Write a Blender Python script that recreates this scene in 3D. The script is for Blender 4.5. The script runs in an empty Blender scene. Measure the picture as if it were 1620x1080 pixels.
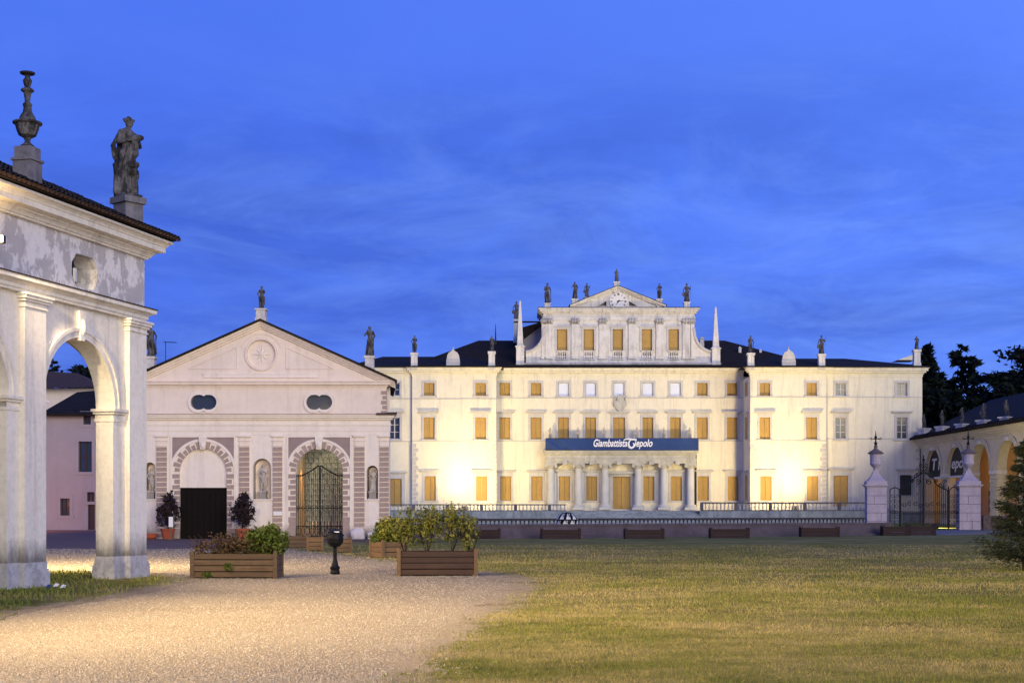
import bpy, bmesh, math, random
import numpy as np
from mathutils import Vector, Matrix
random.seed(7); rng = np.random.default_rng(7)
R = math.radians
S = bpy.context.scene
C = S.collection
# ------------------------------------------------------------------ camera
F = 2300.0; HZ = 800.0; EYE = 1.6
cd = bpy.data.cameras.new('camera'); cam = bpy.data.objects.new('camera', cd); C.objects.link(cam)
cam.location = (0, 0, EYE); cam.rotation_euler = (R(90), 0, 0)
cd.sensor_width = 36; cd.lens = 36*F/1620; cd.shift_y = (HZ-540)/1620
cd.clip_start = .1; cd.clip_end = 6000
S.camera = cam
S.view_settings.view_transform = 'Standard'; S.view_settings.look = 'None'
S.view_settings.exposure = 0; S.view_settings.gamma = 1
# ------------------------------------------------------------------ dusk sky
W = bpy.data.worlds.new('World'); S.world = W; W.use_nodes = True
nt = W.node_tree; N = nt.nodes; L = nt.links; N.clear()
out = N.new('ShaderNodeOutputWorld'); bg = N.new('ShaderNodeBackground'); L.new(bg.outputs[0], out.inputs[0])
sky = N.new('ShaderNodeTexSky'); sky.sky_type = 'NISHITA'; sky.sun_disc = False
sky.sun_elevation = R(3); sky.sun_rotation = R(160)
tc = N.new('ShaderNodeTexCoord'); sep = N.new('ShaderNodeSeparateXYZ'); L.new(tc.outputs['Generated'], sep.inputs[0])
def wmath(op, a, b=None, c=None):
    n = N.new('ShaderNodeMath'); n.operation = op
    for i, v in enumerate((a, b, c)):
        if v is None: continue
        if isinstance(v, (int, float)): n.inputs[i].default_value = v
        else: L.new(v, n.inputs[i])
    return n.outputs[0]
def wramp(fac, stops):
    n = N.new('ShaderNodeValToRGB'); L.new(fac, n.inputs[0])
    e = n.color_ramp.elements
    while len(e) < len(stops): e.new(.5)
    for i, (p, c) in enumerate(stops):
        e[i].position = p; e[i].color = (c[0], c[1], c[2], 1)
    return n.outputs[0]
def wmix(fac, a, b, mode='MIX'):
    n = N.new('ShaderNodeMix'); n.data_type = 'RGBA'; n.blend_type = mode
    for s, v in ((n.inputs[0], fac), (n.inputs[6], a), (n.inputs[7], b)):
        if isinstance(v, (int, float)): s.default_value = v
        elif isinstance(v, tuple): s.default_value = (*v, 1)
        else: L.new(v, s)
    return n.outputs[2]
grad = wramp(sep.outputs[2], [(0, (.16, .33, .95)), (.06, (.088, .215, .90)), (.14, (.080, .200, .92)), (.24, (.076, .195, .95)), (.4, (.088, .21, .98)), (1, (.05, .13, .60))])
den = wmath('ADD', wmath('MAXIMUM', sep.outputs[2], 0.0), .17)
cx = wmath('DIVIDE', sep.outputs[0], den); cy = wmath('DIVIDE', sep.outputs[1], den)
cmb = N.new('ShaderNodeCombineXYZ'); L.new(cx, cmb.inputs[0]); L.new(cy, cmb.inputs[1])
def wnoise(scale, detail, rough, sc, rot=0, off=(0, 0, 0), dist=0.0):
    m = N.new('ShaderNodeMapping'); L.new(cmb.outputs[0], m.inputs[0])
    m.inputs['Scale'].default_value = sc; m.inputs['Rotation'].default_value = (0, 0, rot); m.inputs['Location'].default_value = off
    n = N.new('ShaderNodeTexNoise'); L.new(m.outputs[0], n.inputs[0])
    n.inputs['Scale'].default_value = scale; n.inputs['Detail'].default_value = detail; n.inputs['Roughness'].default_value = rough
    n.inputs['Distortion'].default_value = dist
    return n.outputs[0]
big = wramp(wnoise(1.25, 8, .62, (1, .95, 1), R(24), (3.1, 1.7, 0), .4), [(.42, (0, 0, 0)), (.62, (1, 1, 1))])
fine = wramp(wnoise(2.6, 8, .66, (1, 1.1, 1), R(-18), (0.4, 5.2, 0), .6), [(.44, (0, 0, 0)), (.68, (1, 1, 1))])
low = wramp(sep.outputs[2], [(.0, (.8, .8, .8)), (.20, (1, 1, 1)), (.31, (.12, .12, .12)), (1, (.15, .15, .15))])
dk = N.new('ShaderNodeMix'); dk.data_type = 'RGBA'; dk.blend_type = 'MULTIPLY'; dk.inputs[0].default_value = 1
L.new(big, dk.inputs[6]); L.new(low, dk.inputs[7])
c1 = wmix(dk.outputs[2], grad, wmix(.64, grad, (.032, .092, .52)))
lt = N.new('ShaderNodeMix'); lt.data_type = 'RGBA'; lt.blend_type = 'MULTIPLY'; lt.inputs[0].default_value = 1
L.new(fine, lt.inputs[6]); L.new(low, lt.inputs[7])
c2 = wmix(lt.outputs[2], c1, wmix(.42, c1, (.17, .34, 1.0)))
side = wramp(wmath('ADD', wmath('MULTIPLY', sep.outputs[0], 1.1), .5), [(.32, (.92, .90, .93)), (.9, (1.35, 1.25, 1.10))])
c3 = wmix(1.0, c2, side, 'MULTIPLY')
nis = N.new('ShaderNodeMix'); nis.data_type = 'RGBA'; nis.blend_type = 'ADD'; nis.inputs[0].default_value = .004
L.new(c3, nis.inputs[6]); L.new(sky.outputs[0], nis.inputs[7])
L.new(nis.outputs[2], bg.inputs[0]); bg.inputs[1].default_value = 1.0
# ------------------------------------------------------------------ weak afterglow from the west, behind the viewer
sd = bpy.data.lights.new('afterglow', 'SUN'); sun = bpy.data.objects.new('afterglow', sd); C.objects.link(sun)
sd.energy = 2.55; sd.angle = R(38); sd.color = (1.0, .89, .62)
saz, sel = R(28), R(9)      # comes from behind, 28 deg right of the camera axis
sun.rotation_euler = Vector((-math.sin(saz)*math.cos(sel), math.cos(saz)*math.cos(sel), -math.sin(sel))).to_track_quat('-Z', 'Y').to_euler()

# ------------------------------------------------------------------ helpers
def wx(px, Y): return (px-810.0)*Y/F
def wz(py, Y): return EYE+(HZ-py)*Y/F
def gp(px, py):
    Y = EYE*F/(py-HZ); return (wx(px, Y), Y)
ORG = {}
def org(o): return ORG.get(o.name, (0, 0, 0)) if o else (0, 0, 0)
def tag(o, label=None, cat=None, group=None, kind=None):
    if label: o['label'] = label
    if cat: o['category'] = cat
    if group: o['group'] = group
    if kind: o['kind'] = kind
    return o
def thing(name, label, cat, loc=(0, 0, 0), rz=0, group=None, local=False):
    o = bpy.data.objects.new(name, None); C.objects.link(o); o.empty_display_size = .2
    o.location = loc; o.rotation_euler = (0, 0, rz); tag(o, label, cat, group)
    ORG[o.name] = (0, 0, 0) if local else tuple(loc)
    return o
def link(name, mesh, mat=None, parent=None, loc=None):
    o = bpy.data.objects.new(name, mesh); C.objects.link(o)
    if mat and not mesh.materials: mesh.materials.append(mat)
    if parent:
        o.parent = parent; ORG[o.name] = org(parent)
    if loc is not None:
        g = org(parent); o.location = (loc[0]-g[0], loc[1]-g[1], loc[2]-g[2])
    return o
class MB:
    def __init__(s): s.v = []; s.f = []
    def face(s, *p):
        n = len(s.v); s.v += [tuple(q) for q in p]; s.f.append(tuple(range(n, n+len(p)))); return s
    def box(s, x0, x1, y0, y1, z0, z1):
        n = len(s.v)
        s.v += [(x0, y0, z0), (x1, y0, z0), (x1, y1, z0), (x0, y1, z0), (x0, y0, z1), (x1, y0, z1), (x1, y1, z1), (x0, y1, z1)]
        s.f += [tuple(n+i for i in q) for q in ((0, 3, 2, 1), (4, 5, 6, 7), (0, 1, 5, 4), (1, 2, 6, 5), (2, 3, 7, 6), (3, 0, 4, 7))]
        return s
    def cbox(s, cx, cy, z0, wx_, wy_, h): return s.box(cx-wx_/2, cx+wx_/2, cy-wy_/2, cy+wy_/2, z0, z0+h)
    def frustum(s, cx, cy, z0, z1, a0, b0, a1, b1):
        n = len(s.v)
        for (a, b, z) in ((a0, b0, z0), (a1, b1, z1)):
            s.v += [(cx-a/2, cy-b/2, z), (cx+a/2, cy-b/2, z), (cx+a/2, cy+b/2, z), (cx-a/2, cy+b/2, z)]
        s.f += [tuple(n+i for i in q) for q in ((0, 3, 2, 1), (4, 5, 6, 7), (0, 1, 5, 4), (1, 2, 6, 5), (2, 3, 7, 6), (3, 0, 4, 7))]
        return s
    def prism(s, pts, y0, y1):          # pts in (x, z), extruded along y
        n = len(s.v); k = len(pts)
        s.v += [(x, y0, z) for x, z in pts]+[(x, y1, z) for x, z in pts]
        s.f.append(tuple(range(n, n+k))); s.f.append(tuple(n+k+i for i in reversed(range(k))))
        for i in range(k):
            j = (i+1) % k; s.f.append((n+i, n+k+i, n+k+j, n+j))
        return s
    def xprism(s, pts, x0, x1):         # pts in (y, z), extruded along x
        n = len(s.v); k = len(pts)
        s.v += [(x0, y, z) for y, z in pts]+[(x1, y, z) for y, z in pts]
        s.f.append(tuple(range(n, n+k))); s.f.append(tuple(n+k+i for i in reversed(range(k))))
        for i in range(k):
            j = (i+1) % k; s.f.append((n+i, n+k+i, n+k+j, n+j))
        return s
    def tube(s, p0, p1, r0, r1=None, n=8, cap=True):
        if r1 is None: r1 = r0
        p0 = Vector(p0); p1 = Vector(p1); d = (p1-p0)
        if d.length < 1e-6: return s
        d.normalize(); a = d.orthogonal().normalized(); b = d.cross(a); m = len(s.v)
        for (p, r) in ((p0, r0), (p1, r1)):
            for i in range(n):
                t = 2*math.pi*i/n; s.v.append(tuple(p+a*(r*math.cos(t))+b*(r*math.sin(t))))
        for i in range(n):
            j = (i+1) % n; s.f.append((m+i, m+j, m+n+j, m+n+i))
        if cap: s.f.append(tuple(m+i for i in reversed(range(n)))); s.f.append(tuple(m+n+i for i in range(n)))
        return s
    def path(s, pts, r, n=5):
        for a, b in zip(pts[:-1], pts[1:]): s.tube(a, b, r, r, n, False)
        return s
    def lathe(s, prof, c=(0, 0, 0), n=12, sx=1, sy=1):
        m = len(s.v); k = len(prof)
        for r, z in prof:
            for i in range(n):
                t = 2*math.pi*(i+.5)/n; s.v.append((c[0]+r*sx*math.cos(t), c[1]+r*sy*math.sin(t), c[2]+z))
        for j in range(k-1):
            for i in range(n):
                i2 = (i+1) % n; s.f.append((m+j*n+i, m+j*n+i2, m+(j+1)*n+i2, m+(j+1)*n+i))
        s.f.append(tuple(m+i for i in reversed(range(n)))); s.f.append(tuple(m+(k-1)*n+i for i in range(n)))
        return s
    def mesh(s, name, off=(0, 0, 0), smooth=False):
        me = bpy.data.meshes.new(name)
        me.from_pydata([(x-off[0], y-off[1], z-off[2]) for x, y, z in s.v], [], s.f); me.update()
        if smooth: me.shade_smooth()
        return me
    def build(s, name, mat, parent=None, smooth=False, **kw):
        me = s.mesh(name, org(parent), smooth); me.materials.append(mat)
        o = link(name, me, None, parent)
        if kw: tag(o, **kw)
        return o
# wall facing -y with holes; hole = (x0, x1, lo(x), hi(x))
def wall(mb, x0, x1, z0, z1, y, d, holes, ns=14, back=True):
    f0 = z0 if callable(z0) else (lambda x: z0)
    f1 = z1 if callable(z1) else (lambda x: z1)
    xs = {x0, x1}
    if callable(z1) or callable(z0):
        for i in range(1, 24): xs.add(x0+(x1-x0)*i/24)
    for h in holes:
        k = ns if h[4] else 1
        for i in range(k+1): xs.add(h[0]+(h[1]-h[0])*i/k if not h[4] else h[0]+(h[1]-h[0])*(.5-.5*math.cos(math.pi*i/k)))
    xs = sorted(x for x in xs if x0-1e-6 <= x <= x1+1e-6)
    xs = [x for i, x in enumerate(xs) if i == 0 or x-xs[i-1] > 1e-5]
    y2 = y+d
    for a, b in zip(xs[:-1], xs[1:]):
        mid = (a+b)/2
        act = sorted([h for h in holes if h[0] < mid < h[1]], key=lambda h: h[2](mid))
        lo = f0; ivals = []
        for h in act: ivals.append((lo, h[2])); lo = h[3]
        ivals.append((lo, f1))
        for (p, q) in ivals:
            pa, pb, qa, qb = p(a), p(b), q(a), q(b)
            if qa-pa < 1e-5 and qb-pb < 1e-5: continue
            mb.face((a, y, pa), (b, y, pb), (b, y, qb), (a, y, qa))
            if back: mb.face((b, y2, pb), (a, y2, pa), (a, y2, qa), (b, y2, qb))
            if p is not f0 or True: mb.face((a, y, pa), (a, y2, pa), (b, y2, pb), (b, y, pb))
            mb.face((a, y, qa), (b, y, qb), (b, y2, qb), (a, y2, qa))
    for h in holes:
        for x in (h[0], h[1]):
            l, u = h[2](x), h[3](x)
            if u-l > 1e-4: mb.face((x, y, l), (x, y2, l), (x, y2, u), (x, y, u))
    for x in (x0, x1): mb.face((x, y, f0(x)), (x, y2, f0(x)), (x, y2, f1(x)), (x, y, f1(x)))
    return mb
def rect(x0, x1, z0, z1): return (x0, x1, lambda x: z0, lambda x: z1, False)
def arch(cx, r, zs, z0=0.0, rise=None):
    rs = rise or r
    return (cx-r, cx+r, lambda x: z0, lambda x: zs+rs*math.sqrt(max(0, 1-((x-cx)/r)**2)), True)
def ring(mb, cx, cz, r0, r1, y0, y1, a0=0, a1=180, n=20):
    pts = []
    for i in range(n+1):
        t = R(a0+(a1-a0)*i/n); pts.append((math.cos(t), math.sin(t)))
    for (c, s_), (c2, s2) in zip(pts[:-1], pts[1:]):
        A = (cx+r0*c, cz+r0*s_); B = (cx+r1*c, cz+r1*s_); D = (cx+r0*c2, cz+r0*s2); E = (cx+r1*c2, cz+r1*s2)
        mb.face((A[0], y0, A[1]), (B[0], y0, B[1]), (E[0], y0, E[1]), (D[0], y0, D[1]))
        mb.face((B[0], y0, B[1]), (B[0], y1, B[1]), (E[0], y1, E[1]), (E[0], y0, E[1]))
        mb.face((A[0], y1, A[1]), (A[0], y0, A[1]), (D[0], y0, D[1]), (D[0], y1, D[1]))
    return mb
def cornice(mb, x0, x1, y, prof, left=True, right=True, back=.3):   # prof: (overhang, z0, z1), wraps the ends
    for o, z0, z1 in prof: mb.box(x0-(o if left else 0), x1+(o if right else 0), y-o, y+back, z0, z1)
    return mb
# ------------------------------------------------------------------ materials
def base_mat(name, rough=.9, spec=.25, metal=0.0):
    m = bpy.data.materials.new(name); m.use_nodes = True; n = m.node_tree.nodes; b = n['Principled BSDF']
    b.inputs['Roughness'].default_value = rough; b.inputs['Specular IOR Level'].default_value = spec; b.inputs['Metallic'].default_value = metal
    return m, m.node_tree, b
def nmix(t, fac, a, b, mode='MIX'):
    n = t.nodes.new('ShaderNodeMix'); n.data_type = 'RGBA'; n.blend_type = mode
    for s, v in ((n.inputs[0], fac), (n.inputs[6], a), (n.inputs[7], b)):
        if isinstance(v, (int, float)): s.default_value = v
        elif isinstance(v, tuple): s.default_value = (*v[:3], 1)
        else: t.links.new(v, s)
    return n.outputs[2]
def nnoise(t, scale, detail=5, rough=.6, sc=(1, 1, 1), coord='Object', dist=0.0, off=(0, 0, 0)):
    c = t.nodes.new('ShaderNodeTexCoord'); m = t.nodes.new('ShaderNodeMapping'); n = t.nodes.new('ShaderNodeTexNoise')
    t.links.new(c.outputs[coord], m.inputs[0]); t.links.new(m.outputs[0], n.inputs[0])
    m.inputs['Scale'].default_value = sc; m.inputs['Location'].default_value = off
    n.inputs['Scale'].default_value = scale; n.inputs['Detail'].default_value = detail; n.inputs['Roughness'].default_value = rough; n.inputs['Distortion'].default_value = dist
    return n.outputs[0]
def nramp(t, fac, a, b, ca=0.0, cb=1.0):
    n = t.nodes.new('ShaderNodeMapRange'); t.links.new(fac, n.inputs[0]); n.clamp = True
    n.inputs[1].default_value = a; n.inputs[2].default_value = b; n.inputs[3].default_value = ca; n.inputs[4].default_value = cb
    return n.outputs[0]
def nbump(t, b, h, strength=.3, dist=.02):
    n = t.nodes.new('ShaderNodeBump'); n.inputs['Strength'].default_value = strength; n.inputs['Distance'].default_value = dist
    t.links.new(h, n.inputs['Height']); t.links.new(n.outputs[0], b.inputs['Normal'])
def rough_mat(name, col, col2, scale=1.5,  streak=0.0, dirt=(.1, .1, .1), damt=.3, patch=None, pth=(.5, .58), bump=.3, fscale=25, rough=.9, bdist=.01, sth=(.5, .75), psc=(1, 1, 1), spec=.12, damp=None):
    m, t, b = base_mat(name, rough, spec)
    c = nmix(t, nramp(t, nnoise(t, scale, 6, .65), .3, .7), col, col2)
    if patch: c = nmix(t, nramp(t, nnoise(t, scale*.8, 7, .68, psc, off=(4, 2, 7)), pth[0], pth[1]), c, patch)
    if streak: c = nmix(t, nramp(t, nnoise(t, 1.6, 5, .7, (1.6, 1.6, .14)), sth[0], sth[1], 0, streak), c, dirt)
    c = nmix(t, nramp(t, nnoise(t, fscale*.3, 5, .7), .45, .8, 0, damt), c, dirt)
    if damp:       # mould and splash stains growing raggedly up from the foot of the wall
        tcn = t.nodes.new('ShaderNodeTexCoord'); sp_ = t.nodes.new('ShaderNodeSeparateXYZ'); t.links.new(tcn.outputs['Object'], sp_.inputs[0])
        ad = t.nodes.new('ShaderNodeMath'); ad.operation = 'MULTIPLY_ADD'; t.links.new(nnoise(t, 2.4, 8, .72, (1, 1, .5)), ad.inputs[0]); ad.inputs[1].default_value = -damp[1]*3.2; t.links.new(sp_.outputs[2], ad.inputs[2])
        c = nmix(t, nramp(t, ad.outputs[0], damp[0]-damp[1]*1.6-.25, damp[0]-damp[1]*1.6+.25, damp[2], 0), c, tuple(q*.3 for q in dirt))
    t.links.new(c, b.inputs['Base Color'])
    nbump(t, b, nnoise(t, fscale, 5, .6), bump, bdist)
    return m
M = {}
M['arcade'] = rough_mat('arcade_plaster', (.82, .77, .67), (.72, .675, .59), 1.1, .45, (.22, .20, .19), .30, bump=.35, sth=(.52, .72), damp=(.75, .35, .8))
M['arcade_frieze'] = rough_mat('arcade_flaking_frieze', (.78, .75, .73), (.68, .65, .64), 1.3, .25, (.26, .24, .24), .2, patch=(.46, .43, .43), pth=(.47, .53), bump=.5, psc=(2.6, 2.6, 1.7))
M['arcade_base'] = rough_mat('arcade_stone_base', (.58, .56, .56), (.40, .39, .41), 3, .5, (.07, .07, .065), .6, bump=.6)
M['plaster_white'] = rough_mat('villa_cream_plaster', (.82, .765, .59), (.75, .70, .54), .35, .45, (.42, .40, .34), .25, fscale=6, sth=(.50, .70))
M['villa_upper'] = rough_mat('villa_weathered_attic', (.78, .75, .70), (.62, .60, .57), .5, .7, (.20, .19, .18), .45, fscale=5)
M['villa_dirty'] = rough_mat('villa_dirty_plinth', (.60, .58, .56), (.26, .25, .25), .5, .6, (.08, .08, .08), .4, fscale=4)
M['villa_trim'] = rough_mat('villa_stone_trim', (.62, .60, .56), (.50, .48, .46), 1, .3, (.25, .24, .22), .25, fscale=8)
M['portico'] = rough_mat('portico_weathered_stone', (.60, .58, .50), (.42, .41, .36), .8, .5, (.18, .18, .15), .4, fscale=6)
M['col_white'] = rough_mat('column_stone', (.66, .66, .62), (.50, .51, .50), .7, .2, (.36, .36, .36), .2, fscale=6)
M['garage'] = rough_mat('garage_pink_plaster', (.79, .68, .59), (.71, .605, .53), .5, .35, (.40, .33, .29), .22, fscale=9)
M['garage_light'] = rough_mat('garage_pale_plaster', (.81, .725, .65), (.74, .66, .59), .6, .3, (.36, .31, .29), .22, fscale=9, damp=(.5, .3, .7))
M['block'] = rough_mat('brown_rusticated_block', (.40, .305, .27), (.32, .245, .215), 2, .2, (.14, .10, .09), .3, fscale=18, bump=.6)
M['spandrel'] = rough_mat('brown_spandrel', (.33, .25, .235), (.26, .20, .19), 1.2, .2, (.16, .12, .11), .3, fscale=12)
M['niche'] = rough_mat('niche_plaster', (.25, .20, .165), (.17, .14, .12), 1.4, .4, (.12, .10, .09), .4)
M['roof'] = rough_mat('dark_roof_tiles', (.012, .009, .008), (.026, .019, .016), 2, 0, (.01, .01, .01), .3, fscale=20, bump=.8)
M['tile'] = rough_mat('terracotta_eave_tiles', (.10, .060, .048), (.055, .038, .034), 5, 0, (.02, .018, .015), .5, fscale=30, bump=.8)
M['tile_dark'] = rough_mat('dark_mossy_tiles', (.045, .034, .032), (.022, .02, .02), 4, 0, (.01, .01, .01), .5, fscale=25, bump=.8)
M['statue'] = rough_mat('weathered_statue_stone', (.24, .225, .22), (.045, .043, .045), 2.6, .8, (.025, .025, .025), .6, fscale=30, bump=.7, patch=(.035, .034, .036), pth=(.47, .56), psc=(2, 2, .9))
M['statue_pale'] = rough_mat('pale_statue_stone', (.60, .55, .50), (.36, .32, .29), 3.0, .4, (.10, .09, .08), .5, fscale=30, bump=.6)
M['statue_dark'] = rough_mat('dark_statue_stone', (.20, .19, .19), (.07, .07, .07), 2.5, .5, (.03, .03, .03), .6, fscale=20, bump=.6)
M['pedestal'] = rough_mat('statue_pedestal_stone', (.62, .60, .60), (.48, .46, .47), 2.0, .3, (.14, .13, .13), .4, fscale=20)
M['pedestal_grey'] = rough_mat('dark_pedestal_stone', (.26, .24, .25), (.15, .14, .15), 2.5, .5, (.04, .04, .04), .5, fscale=25, bump=.6)
M['gate_stone'] = rough_mat('gate_pillar_stone', (.46, .40, .45), (.36, .31, .36), 1.4, .3, (.15, .12, .13), .3, fscale=15, bump=.5)
M['gate_stone_dark'] = rough_mat('dark_red_urn_stone', (.20, .15, .15), (.10, .08, .08), 2, .4, (.04, .03, .03), .5, fscale=18)
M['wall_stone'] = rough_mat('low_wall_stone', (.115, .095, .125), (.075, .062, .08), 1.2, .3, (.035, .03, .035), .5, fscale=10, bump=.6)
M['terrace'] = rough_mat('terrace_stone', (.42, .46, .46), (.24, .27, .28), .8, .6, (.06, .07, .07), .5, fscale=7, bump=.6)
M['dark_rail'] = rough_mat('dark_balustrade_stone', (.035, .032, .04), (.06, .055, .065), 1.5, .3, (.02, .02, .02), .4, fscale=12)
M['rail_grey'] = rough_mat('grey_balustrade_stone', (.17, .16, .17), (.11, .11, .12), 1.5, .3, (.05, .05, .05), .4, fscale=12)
M['back_stone'] = rough_mat('passage_rubble_stone', (.58, .62, .57), (.34, .37, .34), 1.5, .3, (.03, .03, .03), .5, fscale=8, bump=.9)
M['lamplit_plaster'] = rough_mat('lamplit_wall_plaster', (.60, .46, .30), (.50, .38, .25), 1.0, .2, (.3, .2, .1), .2)  # orange lamplight is put into this plaster's colour
M['pink_house'] = rough_mat('pink_house_plaster', (.40, .36, .38), (.34, .31, .33), .3, .2, (.26, .2, .2), .2, fscale=5)
M['cream'] = rough_mat('barchessa_plaster', (.52, .47, .36), (.42, .38, .29), .6, .3, (.24, .21, .15), .3, fscale=8)
M['cream_brick'] = rough_mat('barchessa_stone_blocks', (.46, .43, .34), (.36, .34, .27), 1.5, .2, (.2, .18, .13), .3, fscale=10)
M['flag'] = rough_mat('grey_paving', (.22, .20, .19), (.16, .15, .15), .6, 0, (.03, .03, .03), .4, fscale=8)
M['road'] = rough_mat('worn_purple_porphyry', (.19, .125, .10), (.13, .085, .07), .5, 0, (.05, .035, .035), .4, fscale=6)
def wood(name, a, b_, c_):
    m, t, b = base_mat(name, .8)
    n1 = nnoise(t, 3, 6, .7, (.35, 4, 9), dist=.3); n2 = nnoise(t, 2.2, 3, .6)
    c = nmix(t, nramp(t, n1, .35, .7), a, b_); c = nmix(t, nramp(t, n2, .5, .75, 0, .6), c, c_)
    oi = t.nodes.new('ShaderNodeObjectInfo'); c = nmix(t, nramp(t, oi.outputs['Random'], 0, 1, 0, .55), c, c_)
    t.links.new(c, b.inputs['Base Color']); nbump(t, b, n1, .5, .01); return m
M['wood_grey'] = wood('weathered_plank_wood', (.17, .108, .062), (.075, .047, .028), (.06, .042, .028))
M['wood_dark'] = wood('dark_brown_wood', (.085, .048, .034), (.05, .03, .022), (.035, .022, .018))
M['wood_orange'] = wood('orange_plank_wood', (.20, .12, .06), (.12, .072, .036), (.10, .065, .04))
M['wood_maroon'] = wood('maroon_trough_wood', (.045, .023, .022), (.028, .016, .016), (.02, .013, .013))
def plain(name, col, rough=.6, metal=0.0, var=.25, spec=.3):
    m, t, b = base_mat(name, rough, spec, metal)
    c = nmix(t, nramp(t, nnoise(t, 4, 5, .6), .35, .7, 0, var), col, tuple(v*.55 for v in col)); t.links.new(c, b.inputs['Base Color'])
    nbump(t, b, nnoise(t, 30, 3, .6), .15, .01); return m
M['shutter'] = wood('ochre_shutter_board', (.50, .32, .10), (.42, .265, .08), (.33, .21, .07))
M['blind'] = plain('white_blue_blind', (.72, .77, .88), .7, var=.1)
M['iron'] = plain('black_iron', (.012, .012, .013), .45, .3)
M['iron_grey'] = plain('dark_grey_iron', (.03, .03, .032), .5, .3)
M['door_black'] = plain('black_door_boards', (.008, .006, .006), .8, spec=.1)
M['glass_dark'] = plain('dark_window_glass', (.035, .045, .06), .12, spec=.6, var=.4)
M['win_frame'] = plain('white_window_sash', (.55, .53, .50), .6)
M['win_dark'] = plain('dark_window_sash', (.05, .035, .035), .6)
M['terracotta'] = plain('terracotta_pot', (.36, .085, .045), .85)
M['paper'] = plain('white_card', (.75, .74, .74), .8, var=.05)
M['banner'] = rough_mat('navy_banner_cloth', (.022, .050, .165), (.035, .07, .20), .5, .3, (.02, .04, .14), .2, fscale=3, rough=.7)
M['banner_black'] = plain('black_banner_cloth', (.012, .013, .018), .8)
M['letter'] = plain('white_lettering', (.82, .84, .88), .8, var=.02)
M['soil'] = plain('soil', (.06, .045, .03), .95)
M['black'] = plain('black_plastic', (.008, .008, .009), .5, spec=.15)
M['white_plastic'] = plain('white_plastic', (.78, .78, .76), .4, var=.08)
M['rock'] = rough_mat('pale_boulder', (.62, .57, .60), (.48, .44, .47), 3, 0, (.2, .18, .2), .4, fscale=12, bump=.7)
M['bark'] = rough_mat('dark_bark', (.05, .038, .03), (.03, .023, .018), 4, .3, (.015, .012, .01), .4, fscale=15, bump=.8)
def leafmat(name, a, b_, trans=.25, rough=.6, sc=1.5):
    m, t, b = base_mat(name, rough, .08)
    c = nmix(t, nramp(t, nnoise(t, sc, 4, .7), .35, .65), a, b_)
    c = nmix(t, nramp(t, nnoise(t, sc*9, 2, .5), .4, .7, 0, .5), c, tuple(v*.5 for v in a))
    t.links.new(c, b.inputs['Base Color'])
    return m
M['leaf_green'] = leafmat('bright_shrub_leaves', (.07, .105, .02), (.12, .14, .03))
M['leaf_yellow'] = leafmat('yellow_green_leaves', (.26, .24, .045), (.12, .14, .03))
M['leaf_olive'] = leafmat('olive_shrub_leaves', (.17, .165, .04), (.075, .09, .022), sc=2)
M['leaf_red'] = leafmat('red_brown_twigs', (.11, .065, .035), (.075, .055, .025))
M['leaf_purple'] = leafmat('dark_purple_leaves', (.04, .026, .03), (.022, .018, .022))
M['conifer'] = leafmat('dark_conifer_needles', (.012, .018, .012), (.006, .010, .008))
M['fir'] = leafmat('young_fir_needles', (.06, .064, .026), (.022, .03, .015))
def emis(name, col, s):
    m = bpy.data.materials.new(name); m.use_nodes = True; b = m.node_tree.nodes['Principled BSDF']
    b.inputs['Base Color'].default_value = (*col, 1); b.inputs['Emission Color'].default_value = (*col, 1); b.inputs['Emission Strength'].default_value = s
    return m
M['lamp_warm'] = emis('warm_lamp_glass', (1, .72, .36), 14)
M['lamp_orange'] = emis('orange_lamp_glass', (1, .45, .12), 10)
def grassmat(name, a, b_):
    m, t, b = base_mat(name, .8, 0.0)
    c = nmix(t, nramp(t, nnoise(t, .30, 8, .78, (.7, 1, 1)), .42, .60), a, b_)
    c = nmix(t, nramp(t, nnoise(t, 1.1, 6, .7), .5, .66, 0, .6), c, tuple(v*.5 for v in a)); t.links.new(c, b.inputs['Base Color']); return m
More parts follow.
